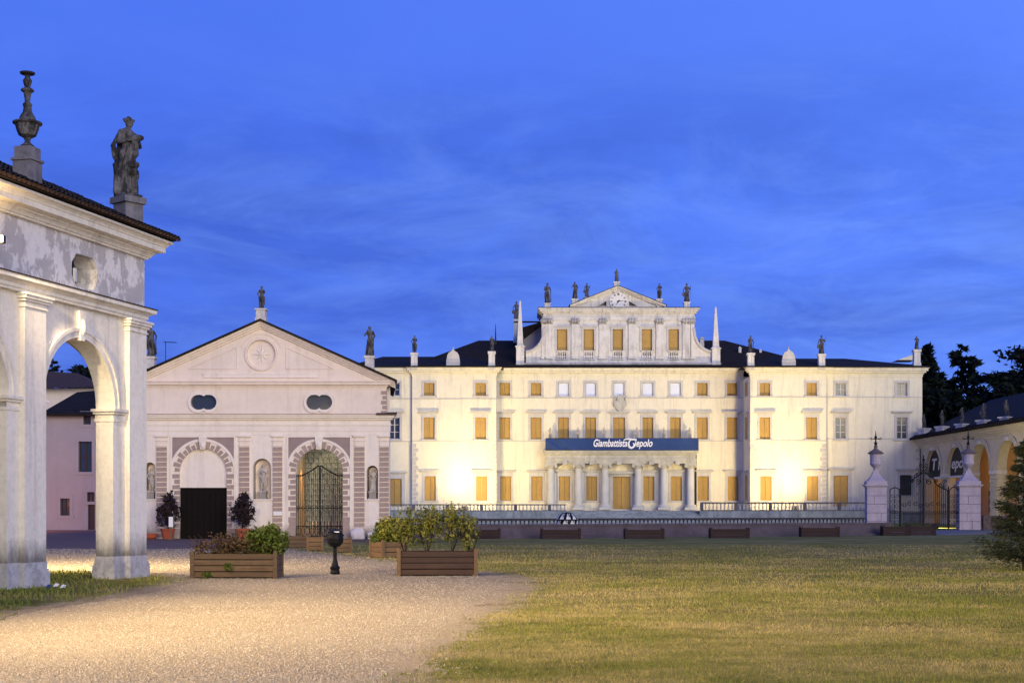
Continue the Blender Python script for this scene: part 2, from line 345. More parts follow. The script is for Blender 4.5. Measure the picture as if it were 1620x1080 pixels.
# ground materials
def ground_mats():
    m, t, b = base_mat('pale_gravel', .95, 0.0)
    n1 = nnoise(t, .25, 6, .6); n2 = nnoise(t, 5, 7, .75); n3 = nnoise(t, 38, 4, .7)
    c = nmix(t, nramp(t, n1, .35, .7), (.33, .27, .175), (.24, .20, .135))
    c = nmix(t, nramp(t, n2, .4, .75, 0, .55), c, (.24, .185, .125))
    c = nmix(t, nramp(t, n3, .35, .65, 0, .5), c, (.42, .345, .24))
    c = nmix(t, nramp(t, nnoise(t, .35, 5, .65, (.35, 1, 1), off=(2, 8, 0)), .5, .66, 0, .4), c, (.19, .15, .10))
    t.links.new(c, b.inputs['Base Color']); nbump(t, b, nnoise(t, 45, 4, .7), 1.0, .02); M['gravel'] = m
    m, t, b = base_mat('dry_lawn', .95, 0.0)
    at = t.nodes.new('ShaderNodeAttribute'); at.attribute_name = 'cover'
    g = nmix(t, nramp(t, nnoise(t, .30, 8, .78, (.7, 1, 1)), .42, .60), (.16, .165, .034), (.36, .275, .11))
    g = nmix(t, nramp(t, nnoise(t, 1.1, 6, .7), .42, .7, 0, .75), g, (.105, .125, .03))
    g = nmix(t, nramp(t, nnoise(t, 14, 5, .75), .4, .7, 0, .6), g, (.32, .25, .12))
    n = t.nodes.new('ShaderNodeMath'); n.operation = 'ADD'; t.links.new(at.outputs['Fac'], n.inputs[0])
    t.links.new(nramp(t, nnoise(t, 2.2, 7, .75), .25, .75, -.55, .55), n.inputs[1])
    e = nramp(t, n.outputs[0], .35, .65)
    c = nmix(t, e, nmix(t, nramp(t, nnoise(t, 38, 4, .7), .35, .65, 0, .6), (.31, .25, .165), (.40, .33, .23)), g)
    c = nmix(t, nramp(t, nnoise(t, .55, 6, .7, (.5, 1, 1), off=(9, 3, 0)), .55, .66, 0, .75), c, (.13, .095, .05))
    t.links.new(c, b.inputs['Base Color']); nbump(t, b, nnoise(t, 30, 5, .75), 1.0, .04); M['lawn'] = m
    M['blade'] = grassmat('grass_blades', (.24, .225, .05), (.47, .365, .145))
    M['blade2'] = grassmat('green_blades', (.15, .20, .03), (.34, .29, .09))
    m, t, b = base_mat('pebble_stone', .85, .2)
    c = nmix(t, nramp(t, nnoise(t, 25, 2, .5), .35, .65), (.46, .39, .29), (.22, .18, .125)); t.links.new(c, b.inputs['Base Color']); M['pebble'] = m
ground_mats()
def npmesh(name, V, Fc, mat):      # V (n,3), Fc (m,k) arrays
    me = bpy.data.meshes.new(name); k = Fc.shape[1]
    me.vertices.add(len(V)); me.vertices.foreach_set('co', V.astype(np.float32).ravel())
    me.loops.add(Fc.size); me.loops.foreach_set('vertex_index', Fc.astype(np.int32).ravel())
    me.polygons.add(len(Fc)); me.polygons.foreach_set('loop_start', np.arange(0, Fc.size, k, dtype=np.int32))
    me.update(calc_edges=True); me.materials.append(mat); return me
# ================================================================== GROUND
g = MB(); g.face((-1500, -200, 0), (1500, -200, 0), (1500, 3000, 0), (-1500, 3000, 0))
g.build('ground', M['gravel'], kind='structure')
LPX = [(560, 1250), (600, 1150), (650, 1085), (700, 1035), (765, 985), (820, 950), (846, 932), (850, 919), (812, 909), (750, 903), (690, 897), (620, 888), (540, 878), (470, 871), (436, 864)]
LB = [gp(*p) for p in LPX]
near = (LB[0][0]-1.5, 2.0)
LAWN = [near]+LB+[(-8.6, 70.3), (-5.6, 70.3), (24, 80.3), (70, 96), (70, 2)]
GPX = [(-160, 1010), (0, 968), (60, 958), (130, 947), (200, 935), (262, 921), (282, 914), (240, 909), (160, 904), (60, 903)]
GRS = [gp(*p) for p in GPX]+[(-13.2, 30), (-14.5, 12), (-8.2, 12)]
def sdist(X, Y, poly):     # signed distance, positive inside
    d = np.full(X.shape, 1e9); ins = np.zeros(X.shape, bool); n = len(poly)
    for i in range(n):
        x0, y0 = poly[i]; x1, y1 = poly[(i+1) % n]; dx, dy = x1-x0, y1-y0
        t = np.clip(((X-x0)*dx+(Y-y0)*dy)/(dx*dx+dy*dy), 0, 1)
        d = np.minimum(d, np.hypot(X-x0-t*dx, Y-y0-t*dy))
        c = ((y0 > Y) != (y1 > Y)) & (X < (x1-x0)*(Y-y0)/((y1-y0) if y1 != y0 else 1e-9)+x0); ins ^= c
    return np.where(ins, d, -d)
def sheet(name, poly, xs, ys, z, edge, lim):
    X, Y = np.meshgrid(xs, ys); D = sdist(X, Y, poly)
    lim_ = lim*np.maximum(1, Y/16)
    nx, ny = len(xs), len(ys); idx = np.arange(nx*ny).reshape(ny, nx)
    keep = ((D[:-1, :-1] > -lim_[:-1, :-1]) & (D[1:, 1:] > -lim_[1:, 1:]) & (D[1:, :-1] > -lim_[1:, :-1]) & (D[:-1, 1:] > -lim_[:-1, 1:]))
    Fc = np.stack([idx[:-1, :-1][keep], idx[:-1, 1:][keep], idx[1:, 1:][keep], idx[1:, :-1][keep]], 1)
    V = np.stack([X.ravel(), Y.ravel(), np.full(X.size, z)], 1)
    used = np.unique(Fc); rm = np.full(len(V), -1); rm[used] = np.arange(len(used))
    me = npmesh(name, V[used], rm[Fc], M['lawn'])
    a = me.attributes.new('cover', 'FLOAT', 'POINT')
    cov = np.clip(.5+D.ravel()[used]/(2*edge*np.maximum(1, Y.ravel()[used]/16)), -.2, 1.3); a.data.foreach_set('value', cov.astype(np.float32))
    o = link(name, me); tag(o, kind='structure'); return o
ysl = np.concatenate([np.arange(2, 20, .15), np.arange(20, 60, .4), np.arange(60, 97, .8)])
sheet('lawn', LAWN, np.concatenate([np.arange(-12, 8, .15), np.arange(8, 70.5, 1.2)]), ysl, .004, .45, .42)
sheet('grass_verge', GRS, np.arange(-15, -5, .12), np.arange(11, 38, .15), .008, .35, .33)
# paved road before the garages, court behind the low wall
rd = MB(); rd.face((-60, 54.4, .008), (-8.7, 54.4, .008), (-9.2, 58, .008), (-8.6, 63, .008), (-5.9, 66.5, .008), (-5.9, 70.75, .008), (-18.5, 70.75, .008), (-18.5, 96, .008), (-60, 96, .008))
rd.build('paved_road', M['road'], kind='structure')
ct = MB(); ct.face((-5.9, 71, .004), (24, 81.5, .004), (34, 99, .004), (34, 150, .004), (-20, 150, .004), (-5.9, 90, .004)); ct.build('courtyard_paving', M['flag'], kind='structure')
cg = MB(); cg.face((22, 97.5, .012), (37.5, 97.5, .012), (37.5, 137, .012), (26, 137, .012)); cg.build('court_lawn', M['blade2'], kind='structure')
# grass blades / tufts as stuff (density falls with distance)
def blades(name, n, poly, xr, yr, mat, h0, label, cat, seed, wid=.007):
    r = np.random.default_rng(seed)
    u = r.random(n); Y = 1/(1/yr[0]+u*(1/yr[1]-1/yr[0])); Y = yr[0]+(Y-yr[0])
    X = xr[0]+(xr[1]-xr[0])*r.random(n) if xr else (r.random(n)*2-1)*(.40*Y+1.5)
    D = sdist(X, Y, poly)+.6*np.sin(X*1.7+np.sin(Y*1.3)*2)*.35+r.normal(0, .22, n)
    k = D > 0; X = X[k]; Y = Y[k]; D = D[k]; m = len(X)
    pat = .5+.5*np.sin(X*.9+1.3*np.sin(Y*.35))*np.cos(Y*.6+np.sin(X*.7))
    k = r.random(m) < (.35+.65*pat); X = X[k]; Y = Y[k]; m = len(X)
    sc = np.clip(Y/17, 1, 1.9)
    h = h0*(.4+1.0*r.random(m))*np.minimum(sc, 1.7); a = r.random(m)*2*np.pi; w = wid*sc*(.6+.8*r.random(m))
    le = r.random(m)*h*.9; b = r.random(m)*2*np.pi
    V = np.empty((m, 3, 3)); V[:, 0] = np.stack([X-w*np.cos(a), Y-w*np.sin(a), np.zeros(m)], 1); V[:, 1] = np.stack([X+w*np.cos(a), Y+w*np.sin(a), np.zeros(m)], 1)
    V[:, 2] = np.stack([X+le*np.cos(b), Y+le*np.sin(b), h+.004], 1)
    me = npmesh(name, V.reshape(-1, 3), np.arange(3*m).reshape(m, 3), mat)
    o = link(name, me); tag(o, label, cat, kind='stuff'); return o
blades('dry_grass', 560000, LAWN, None, (9, 60), M['blade'], .024, 'short dry yellowing grass covering the wide lawn', 'grass', 3, .0045)
blades('green_grass', 170000, LAWN, None, (9, 45), M['blade2'], .028, 'short greener grass tufts growing through the lawn', 'grass', 4, .0045)
blades('verge_grass', 45000, GRS, (-14.5, -6), (12, 37), M['blade2'], .045, 'green grass verge at the foot of the arcade piers', 'grass', 5, .009)
def pebbles(n):
    r = np.random.default_rng(11)
    u = r.random(n); Y = 1/(1/9+u*(1/60-1/9)); X = -(.37*Y+2)+(r.random(n))*(.37*Y+2+.1*Y+2)
    D = sdist(X, Y, LAWN)+r.normal(0, .35, n); D2 = sdist(X, Y, GRS)+r.normal(0, .15, n)
    k = (D < 0.1) & (D2 < 0) & (Y < 54.5); X = X[k]; Y = Y[k]; m = len(X)
    s = (.006+.012*r.random(m)**2)*np.maximum(1, Y/20)
    base = np.array([(1, 0, 0), (-.3, .9, 0), (-.6, -.8, .0), (.15, .1, .9)])
    V = base[None]*s[:, None, None]*(.6+.8*r.random((m, 4, 3))); a = r.random(m)*6.28; c, sn = np.cos(a)[:, None], np.sin(a)[:, None]
    x = V[..., 0]*c-V[..., 1]*sn; y = V[..., 0]*sn+V[..., 1]*c; V[..., 0] = x+X[:, None]; V[..., 1] = y+Y[:, None]
    Fc = (np.arange(m)*4)[:, None, None]+np.array([(0, 1, 3), (1, 2, 3), (2, 0, 3)])[None]
    o = link('pebbles', npmesh('pebbles', V.reshape(-1, 3), Fc.reshape(-1, 3), M['pebble'])); tag(o, 'loose pale pebbles scattered over the gravel yard', 'gravel', kind='stuff')
pebbles(210000)

# ================================================================== STATUES
def capsules_mesh(name, caps, voxel, mat, noise=0.0):
    bm = bmesh.new()
    def sph(p, r, sc=(1, 1, 1)):
        mt = Matrix.Translation(Vector(p)) @ Matrix.Diagonal((r*sc[0], r*sc[1], r*sc[2], 1))
        bmesh.ops.create_icosphere(bm, subdivisions=2, radius=1, matrix=mt)
    for c in caps:
        if c[0] == 's': sph(c[1], c[2], c[3] if len(c) > 3 else (1, 1, 1))
        elif c[0] == 'b':
            mt = Matrix.Translation(Vector(c[1])) @ Matrix.Diagonal((*c[2], 1)); bmesh.ops.create_cube(bm, size=1, matrix=mt)
        else:
            p0, p1, r0, r1 = Vector(c[1]), Vector(c[2]), c[3], c[4]; fl = c[5] if len(c) > 5 else (1, 1)
            d = p1-p0; q = d.to_track_quat('Z', 'Y').to_matrix().to_4x4()
            mt = Matrix.Translation((p0+p1)/2) @ q @ Matrix.Diagonal((fl[0], fl[1], 1, 1))
            bmesh.ops.create_cone(bm, cap_ends=True, segments=14, radius1=r0, radius2=r1, depth=d.length, matrix=mt)
            sph(p0, r0*.98, (fl[0], fl[1], 1) if abs(d.normalized().z) > .8 else (1, 1, 1)); sph(p1, r1*.98, (fl[0], fl[1], 1) if abs(d.normalized().z) > .8 else (1, 1, 1))
    me = bpy.data.meshes.new(name); bm.to_mesh(me); bm.free()
    o = bpy.data.objects.new('tmp', me); C.objects.link(o)
    m = o.modifiers.new('r', 'REMESH'); m.mode = 'VOXEL'; m.voxel_size = voxel; m.use_smooth_shade = True
    m2 = o.modifiers.new('s', 'SMOOTH'); m2.iterations = 3; m2.factor = .5
    if noise:
        tx = bpy.data.textures.new(name, 'CLOUDS'); tx.noise_scale = .07
        m3 = o.modifiers.new('d', 'DISPLACE'); m3.texture = tx; m3.strength = noise; m3.mid_level = .5
    bpy.context.view_layer.update()
    dg = bpy.context.evaluated_depsgraph_get(); out = bpy.data.meshes.new_from_object(o.evaluated_get(dg)); out.name = name
    bpy.data.objects.remove(o); out.shade_smooth(); out.materials.clear(); out.materials.append(mat); return out
# a 1.8 m figure facing -y, feet at z=.08 on a thin plinth
def body(arms, robe='long', head=(0, 0), extra=(), hair='curls', lean=0.0):
    T = lambda p0, p1, r0, r1, f=(1, 1): ('c', p0, p1, r0, r1, f)
    hx, hy = head; q = lean
    c = [('b', (0, 0, .04), (.50, .42, .08)),
         T((.02+q, 0, .98), (0+q, 0, 1.20), .165, .135, (1.05, .75)), T((0+q, 0, 1.20), (0+q, 0, 1.42), .14, .175, (1.1, .7)),
         T((-.17+q, 0, 1.46), (.17+q, 0, 1.44), .075, .075), T((q, 0, 1.46), (hx*.5+q, 0, 1.60), .055, .05),
         ('s', (hx+q, -.02+hy, 1.69), .1, (.85, 1, 1.18)), ('s', (hx+q, -.115+hy, 1.685), .025), ('s', (hx+q, -.07+hy, 1.63), .04)]
    if hair == 'curls':
        for i in range(9):
            a = i*.7; c.append(('s', (hx+q+.075*math.cos(a), .02+hy+.06*math.sin(a), 1.74+.02*math.sin(i*2.1)), .045))
    elif hair == 'wreath':
        for i in range(10):
            a = i*.63; c.append(('s', (hx+q+.10*math.cos(a), hy+.10*math.sin(a), 1.755+.02*math.sin(i*2.1)), .038))
        c.append(('s', (hx+q, hy, 1.79), .06))
    elif hair == 'helmet':
        c += [('s', (hx+q, .0+hy, 1.75), .115), T((hx+q, -.08+hy, 1.84), (hx+q, .14+hy, 1.78), .03, .03)]
    # legs
    c += [T((.09+q, 0, .98), (.11, -.06, .55), .105, .075), T((.11, -.06, .55), (.12, .02, .14), .065, .04), T((.12, .04, .11), (.14, -.13, .10), .04, .03),
          T((-.09+q, 0, .98), (-.10, -.01, .54), .105, .075), T((-.10, -.01, .54), (-.10, .03, .14), .065, .04), T((-.10, .04, .11), (-.12, -.12, .10), .04, .03)]
    if robe == 'long':
        c += [T((.0+q, .02, 1.02), (.0, .03, .15), .17, .25, (1, .72))]
        for i in range(11):
            a = 2*math.pi*i/11+.2; r0 = .165; r1 = .25
            c.append(T((q+r0*math.cos(a), .02+r0*.72*math.sin(a), 1.0), (r1*math.cos(a+.15), .03+r1*.74*math.sin(a+.15), .13), .022, .036))
        c += [T((-.16+q, -.06, .92), (.20+q, -.09, 1.10), .05, .055), T((.20+q, -.09, 1.10), (.19+q, .05, .6), .06, .03)]
    elif robe == 'hip':
        c += [T((-.17+q, -.03, .98), (.19+q, -.05, .90), .085, .08), T((.19+q, -.02, .92), (.22, .05, .35), .08, .05), T((-.15, .08, .95), (-.12, .13, .2), .09, .08), T((.1, .10, .9), (.08, .14, .15), .10, .10),
              ('c', (0+q, 0, 1.0), (0+.02, 0, .62), .19, .17, (1, .75))]
    elif robe == 'cloak':
        c += [T((0+q, .10, 1.45), (0, .13, .2), .15, .24, (1, .45)), T((.15+q, .02, 1.45), (-.16+q, -.09, 1.02), .05, .055), T((-.16+q, -.06, 1.0), (-.22, .03, .45), .075, .05)]
        for i in range(6):
            x = -.2+.08*i; c.append(T((x*.6+q, .17, 1.4), (x, .22, .15), .025, .04))
        c += [('c', (0+q, 0, 1.0), (0+.02, 0, .68), .185, .185, (1, .75))]
    sh = {-1: (-.19+q, 0, 1.43), 1: (.19+q, 0, 1.43)}
    for s_, (el, ha) in zip((-1, 1), arms):
        c += [T(sh[s_], el, .06, .048), T(el, ha, .048, .034), ('s', ha, .045)]
        hv = Vector(ha); dv = (hv-Vector(el)).normalized()
        for k in (-1, 0, 1): c.append(T(tuple(hv), tuple(hv+dv*.08+Vector((.02*k, -.015, .01*k))), .016, .012))
    return c+list(extra)
K = lambda p0, p1, r0, r1, f=(1, 1): ('c', p0, p1, r0, r1, f)
SM = {}
SM['hero'] = capsules_mesh('figure_hero', body([((-.27, -.02, 1.22), (-.06, -.19, 1.29)), ((.30, -.02, 1.20), (.12, -.20, 1.33))], 'cloak', (.03, -.01), [
    K((.02, -.20, 1.33), (.24, -.17, 1.38), .085, .06), K((.05, -.17, 1.22), (.10, -.14, .98), .09, .07), K((-.2, .05, 1.42), (-.33, .10, 1.15), .05, .05), K((-.33, .10, 1.15), (-.27, .12, .90), .055, .06),
    K((-.27, .12, .9), (-.16, .12, .75), .05, .06), K((-.24, .08, .58), (-.29, .1, .72), .08, .05), K((-.24, .08, .58), (-.20, .1, .34), .08, .09), K((-.29, .08, .10), (-.25, .1, .38), .05, .05),
    K((.08, -.14, .98), (.0, -.13, .8), .08, .03), K((.20, .05, .75), (.21, .0, .15), .075, .06), ('s', (.20, -.03, .78), .075), K((.20, -.03, .62), (.22, -.02, .5), .06, .05), K((-.10, .1, .8), (-.12, .1, .12), .17, .18)], 'wreath', -.02), .014, M['statue'], .02)
SM['a'] = capsules_mesh('figure_arm_raised', body([((-.32, -.04, 1.24), (-.17, -.15, 1.42)), ((.30, .0, 1.20), (.20, -.10, 1.02))], 'long', (-.02, 0), [K((-.17, -.15, 1.42), (-.10, -.10, 1.62), .04, .03)], 'curls', .02), .026, M['statue'], .015)
SM['b'] = capsules_mesh('figure_cloaked', body([((-.29, -.05, 1.20), (-.10, -.19, 1.16)), ((.30, .02, 1.18), (.28, -.04, .95))], 'cloak', (.03, 0), [K((.28, -.04, 1.0), (.30, -.02, .15), .03, .045)], 'wreath', -.02), .026, M['statue'], .015)
SM['c'] = capsules_mesh('figure_draped_hip', body([((-.30, .02, 1.18), (-.19, -.06, 1.0)), ((.27, -.08, 1.22), (.06, -.17, 1.34))], 'hip', (.0, 0), [], 'curls', .03), .026, M['statue'], .015)
SM['d'] = capsules_mesh('figure_helmeted', body([((-.31, .0, 1.20), (-.33, -.08, .98)), ((.31, .0, 1.22), (.36, -.06, 1.50))], 'long', (0, 0), [K((.37, -.06, .2), (.37, -.06, 1.75), .02, .02), ('s', (-.33, -.1, .75), .2, (.8, .3, 1.15))], 'helmet', 0), .026, M['statue'], .015)
def matcopy(me, m): 
    k = me.name+m.name
    if k not in SM: n = me.copy(); n.materials.clear(); n.materials.append(m); SM[k] = n
    return SM[k]
def statue(label, px=None, base=None, top=None, ped=None, Y=0, v='a', pw=.6, group=None, mat=None, X=None, z0=None, h=None, ph=None, rz=0, pmat=None, name='statue'):
    """base/top = pixel heights of figure, ped = pixel height of the pedestal's foot"""
    if X is None: X = wx(px, Y)
    zf = wz(base, Y) if base else z0; H = (wz(top, Y)-zf) if top else h
    zp = wz(ped, Y) if ped else zf-(ph or 0)
    t = thing(name, label, 'statue', (X, Y, zp), rz, group, local=True)
    fo = link('figure', matcopy(SM[v], mat or M['statue']), None, t); k = H/1.83; fo.scale = (k, k, k); fo.location = (0, 0, zf-zp)
    if zf-zp > .02:
        p = MB(); ph_ = zf-zp; p.cbox(0, 0, -.15, pw*1.08, pw*1.08, .15+ph_*.16); p.cbox(0, 0, ph_*.16, pw*.92, pw*.92, ph_*.68); p.cbox(0, 0, ph_*.84, pw*1.14, pw*1.14, ph_*.16-.002)
        p.build('pedestal', pmat or M['pedestal'], t)
    return t

# ================================================================== LEFT ARCADE  (local x along the front, away from us; y into depth)
TH = math.atan(590/F); AX, AY = -8.26, 32.86
A = thing('arcade_building', 'tall white plastered arcade with tiled roof at the left edge', 'building', (AX, AY, 0), math.pi/2-TH, local=True)
def AW(t, v, z=0): return (AX+math.sin(TH)*t-math.cos(TH)*v, AY+math.cos(TH)*t+math.sin(TH)*v, z)
TL = -21.0; PER = 3.97; OPN = [-2.637-PER*i for i in range(5)]; RA = 1.38; ZS = 3.72
w = MB(); wall(w, TL, -.03, 0, 5.74, .12, .42, [arch(c, RA, ZS) for c in OPN], 26); w.build('wall', M['arcade'], A)
fr = MB(); octs = []
def octh(c, z, a, b, k=.17):
    def q(x):
        d = abs(x-c); return b-max(0, d-(a-k))*(b*.62/k)
    return (c-a, c+a, lambda x: z-q(x), lambda x: z+q(x), True)
wall(fr, TL, -.004, 6.02, 7.17, .05, .5, [octh(c+.1, 6.49, .50, .34) for c in OPN], 40)
fr.build('frieze', M['arcade_frieze'], A)
# end wall with its own arch (faces +x), front corner pier included
e = MB(); wall(e, .545, 5.0, 0, 5.74, -.55, .5, [arch(2.6, 1.80, ZS)], 22)
e2 = MB(); e2.v = [(y, x, z) for x, y, z in e.v]; e2.f = [tuple(reversed(f)) for f in e.f]
e2.build('end_wall', M['arcade'], A)
ef = MB(); ef.box(-.5, -.02, .56, 5.4, 6.02, 7.17); ef.box(TL, 0, 5.0, 5.4, 0, 7.17); ef.box(TL, -.05, .5, 5.3, 5.60, 5.74); ef.build('rear_wall', M['arcade'], A)
pil = MB()
for i in range(6):
    c1 = -.0-(PER*i); a, b = c1-.76, c1
    if i: a, b = c1-.83, c1-.09
    p = MB(); p.box(a, b, 0.0, .118, .48, 5.47); p.build('pilaster', M['arcade'], A)
    p = MB(); p.box(a-.03, b+.03, -.03, .12, 5.47, 5.50); p.box(a-.0, b+.0, -.008, .12, 5.502, 5.58); p.box(a-.06, b+.06, -.05, .12, 5.582, 5.63); p.box(a-.10, b+.10, -.09, .12, 5.632, 5.69); p.box(a-.13, b+.13, -.12, .12, 5.692, 5.738)
    p.build('capital', M['arcade'], A)
    l, r_ = c1-1.257, (c1 if i == 0 else c1+.29+.02)
    if i: l = c1-1.257; r_ = c1+.45-.0
    r_ = min(r_, 0.0) if i == 0 else OPN[i-1]-RA
    p = MB()
    for (a_, b_, f_) in ((l, r_, .12), (a, b, 0)):
        k = -.004 if f_ == 0 else 0
        p.box(a_-.055, b_+.055, f_-.055, .60, 0, .30+k); p.box(a_-.035, b_+.035, f_-.035, .58, .30+k, .36+k); p.box(a_-.015, b_+.015, f_-.015, .56, .36+k, .50+k)
    p.build('pier_base', M['arcade_base'], A)
    for k_ in range(2 if i else 1):
        p = MB()
        for (dz, o, h) in ((0, .02, .062), (.060, .0, .106), (.164, .05, .054), (.216, .10, .06)):
            if k_ == 0: p.box(l-o, a-.002, .118-o, .56+o*.5, ZS-.28+dz, ZS-.28+dz+h)
            else: p.box(b+.002, r_+o, .118-o, .56+o*.5, ZS-.28+dz, ZS-.28+dz+h)
        p.build('impost', M['arcade'], A)
for c in OPN:
    p = MB(); ring(p, c, ZS, RA-.002, RA+.13, .07, .13, 0, 180, 28); ring(p, c, ZS, RA+.13, RA+.20, .04, .13, 0, 180, 28); p.build('archivolt', M['arcade'], A)
    k = MB(); k.prism([(c-.08, ZS+RA-.06), (c+.08, ZS+RA-.06), (c+.12, 5.66), (c-.12, 5.66)], .03, .13); k.lathe([(.02, 0), (.07, .06), (.085, .16), (.07, .26), (.03, .32)], (c, .03, ZS+RA+.06), 10, 1, .8); k.build('keystone', M['arcade'], A)
def moulding(prof):
    m = MB(); rows = [[(TL, -o, z), (o, -o, z), (o, 5.4+o, z)] for o, z in prof]
    for a_, b_ in zip(rows[:-1], rows[1:]):
        for k_ in (0, 1): m.face(a_[k_], a_[k_+1], b_[k_+1], b_[k_])
    m.face((TL, 0, prof[0][1]), (prof[0][0], -prof[0][0], prof[0][1]), (0, 5.4, prof[0][1])); return m
moulding([(-.3, 5.742), (0, 5.742), (0, 5.80), (.03, 5.80), (.03, 5.87), (.05, 5.88), (.08, 5.905), (.13, 5.93), (.17, 5.94), (.17, 6.0), (.19, 6.015), (-.1, 6.018)]).build('entablature', M['arcade'], A)
en = MB(); en.box(TL, .19, -.19, 5.59, 6.020, 6.045); en.build('ledge_tiles', M['tile_dark'], A)
moulding([(-.2, 7.165), (.03, 7.165), (.04, 7.20), (.07, 7.21), (.08, 7.235), (.11, 7.27), (.15, 7.29), (.15, 7.325), (.31, 7.345), (.31, 7.45), (.33, 7.46), (.34, 7.49), (.38, 7.53), (.44, 7.555), (.44, 7.60), (-.2, 7.61)]).build('cornice', M['arcade'], A)
# hip roof of tiles: sheet plus real eave tiles
P_ = .46; o_ = .52; zr = 7.64; hd = (5.4+2*o_)/2
rf = MB(); a0 = (o_, -o_, zr); a1 = (TL, -o_, zr); b0 = (o_-hd, 5.4+o_-hd, zr+hd*P_); b1 = (TL, b0[1], b0[2]); c0 = (o_, 5.4+o_, zr); c1_ = (TL, 5.4+o_, zr)
rf.face(a1, a0, b0, b1); rf.face(a0, c0, b0); rf.face(c0, c1_, b1, b0); rf.face(a0, a1, c1_, c0)
rf.build('roof', M['tile_dark'], A)
rt = MB(); nrow = 11
def halftile(mb, p0, p1, side, r=.075, n=4):
    p0 = Vector(p0); p1 = Vector(p1); s_ = Vector(side).normalized(); u = (p1-p0).normalized().cross(s_).normalized()
    if u.z < 0: u = -u
    m = len(mb.v)
    for p, rr in ((p0, r), (p1, r*.85)):
        for i in range(n+1):
            t = math.pi*i/n; mb.v.append(tuple(p+s_*(rr*math.cos(t))+u*(rr*math.sin(t))))
    for i in range(n): mb.f.append((m+i, m+i+1, m+n+2+i, m+n+1+i))
sl = math.sqrt(1+P_*P_)
for i in range(130):
    t = o_-.09-i*.155
    run = min(hd, (o_-t))
    for j in range(nrow if i < 60 else 4):
        d0 = j*.30
        if d0 > run: break
        d1 = min(d0+.36, run+.02)
        halftile(rt, (t, -o_+d0-.05*(j == 0)+random.uniform(-.012, .012), zr+.015+d0*P_+.018), (t+random.uniform(-.008, .008), -o_+d1, zr+.005+d1*P_), (1, 0, 0))
rt.build('roof_tiles', M['tile_dark'], A, kind='stuff')
rt = MB()
for i in range(130):
    t = o_-.09-i*.155; halftile(rt, (t+.0, -o_-.07, zr-.01), (t, -o_+.25, zr+.10), (1, 0, 0), .07)
for i in range(38):
    t = -o_+.09+i*.155; halftile(rt, (o_+.07, t, zr-.01), (o_-.25, t, zr+.10), (0, 1, 0), .07)
rt.build('eave_tiles', M['tile'], A, kind='stuff')
# floodlights on the arcade front
wl = []
def spot(name, loc, target, power, size, blend, col, rad=.15, parent=None):
    l = bpy.data.lights.new(name, 'SPOT'); l.energy = power; l.spot_size = R(size); l.spot_blend = blend; l.color = col; l.shadow_soft_size = rad
    o = bpy.data.objects.new(name, l); C.objects.link(o)
    d = Vector(target)-Vector(loc); o.location = loc; o.rotation_euler = d.to_track_quat('-Z', 'Y').to_euler()
    if parent: o.parent = parent; g = org(parent); o.location = Vector(loc)-Vector(g)
    return o
def point(name, loc, power, col, rad=.1, parent=None):
    l = bpy.data.lights.new(name, 'POINT'); l.energy = power; l.color = col; l.shadow_soft_size = rad
    o = bpy.data.objects.new(name, l); C.objects.link(o); g = org(parent); o.location = Vector(loc)-Vector(g)
    if parent: o.parent = parent
    return o
WARM = (1, .66, .30)
aimed = [((3, 38), 3500), ((8, 27), 5600), ((10, 21), 11000), ((9.5, 14), 12500)]
for i, ts in enumerate((-6.20, -9.7, -13.66, -17.6)):
    p = AW(ts, -.38, 6.50)
    o = thing('floodlight', ['lit warm floodlight on the arcade frieze at the left edge', 'floodlight over the second hidden arcade arch', 'floodlight over the third hidden arcade arch', 'floodlight over the fourth hidden arcade arch'][i], 'floodlight', p, 0, 'floodlights along the arcade')
    m_ = MB(); m_.box(p[0]-.10, p[0]+.10, p[1]-.09, p[1]+.05, p[2]-.07, p[2]+.07); m_.tube((p[0]-.1, p[1]+.05, p[2]), AW(ts, .05, 6.45), .02); m_.build('lamp_housing', M['iron_grey'], o)
    m_ = MB(); m_.box(p[0]-.08, p[0]+.08, p[1]-.105, p[1]-.095, p[2]-.055, p[2]+.055); m_.build('lamp_glass', M['lamp_warm'], o)
    tx, ty = aimed[i][0]
    spot('flood_beam', (p[0]+.15, p[1]-.2, p[2]-.12), (tx, ty, 0), aimed[i][1], 104, .9, (1, .76, .43), .12, o)
    if i == 0: point('lamp_spill', (p[0]+.05, p[1]-.16, p[2]), 70, WARM, .06, o)
p = AW(.12, 4.9, 5.1); o = thing('added_end_wall_lamp', 'added unseen floodlight on the end wall of the left arcade', 'floodlight', p)  # added out of view to light the gravel beyond the arcade
m_ = MB(); m_.cbox(p[0], p[1]+.08, p[2]-.1, .25, .2, .2); m_.build('lamp_housing', M['iron_grey'], o)
spot('flood_beam', (p[0], p[1]+.25, p[2]-.1), (-4, 52, 0), 12000, 160, .9, (1, .76, .42), .15, o)
# small lamp housing inside the octagonal opening
q = AW(-2.72, .30, 6.42); o = thing('niche_spotlight', 'dark spotlight with pale front sitting in the octagonal opening', 'spotlight', q)
m_ = MB(); m_.cbox(q[0], q[1], q[2]-.26, .22, .16, .42); m_.tube((q[0], q[1], q[2]-.28), (q[0]-.06, q[1]+.1, q[2]-.1), .03); m_.build('lamp_housing', M['iron_grey'], o)
m_ = MB(); m_.cbox(q[0]+.13, q[1]-.04, q[2]-.16, .05, .12, .28); m_.build('lamp_cover', M['paper'], o)
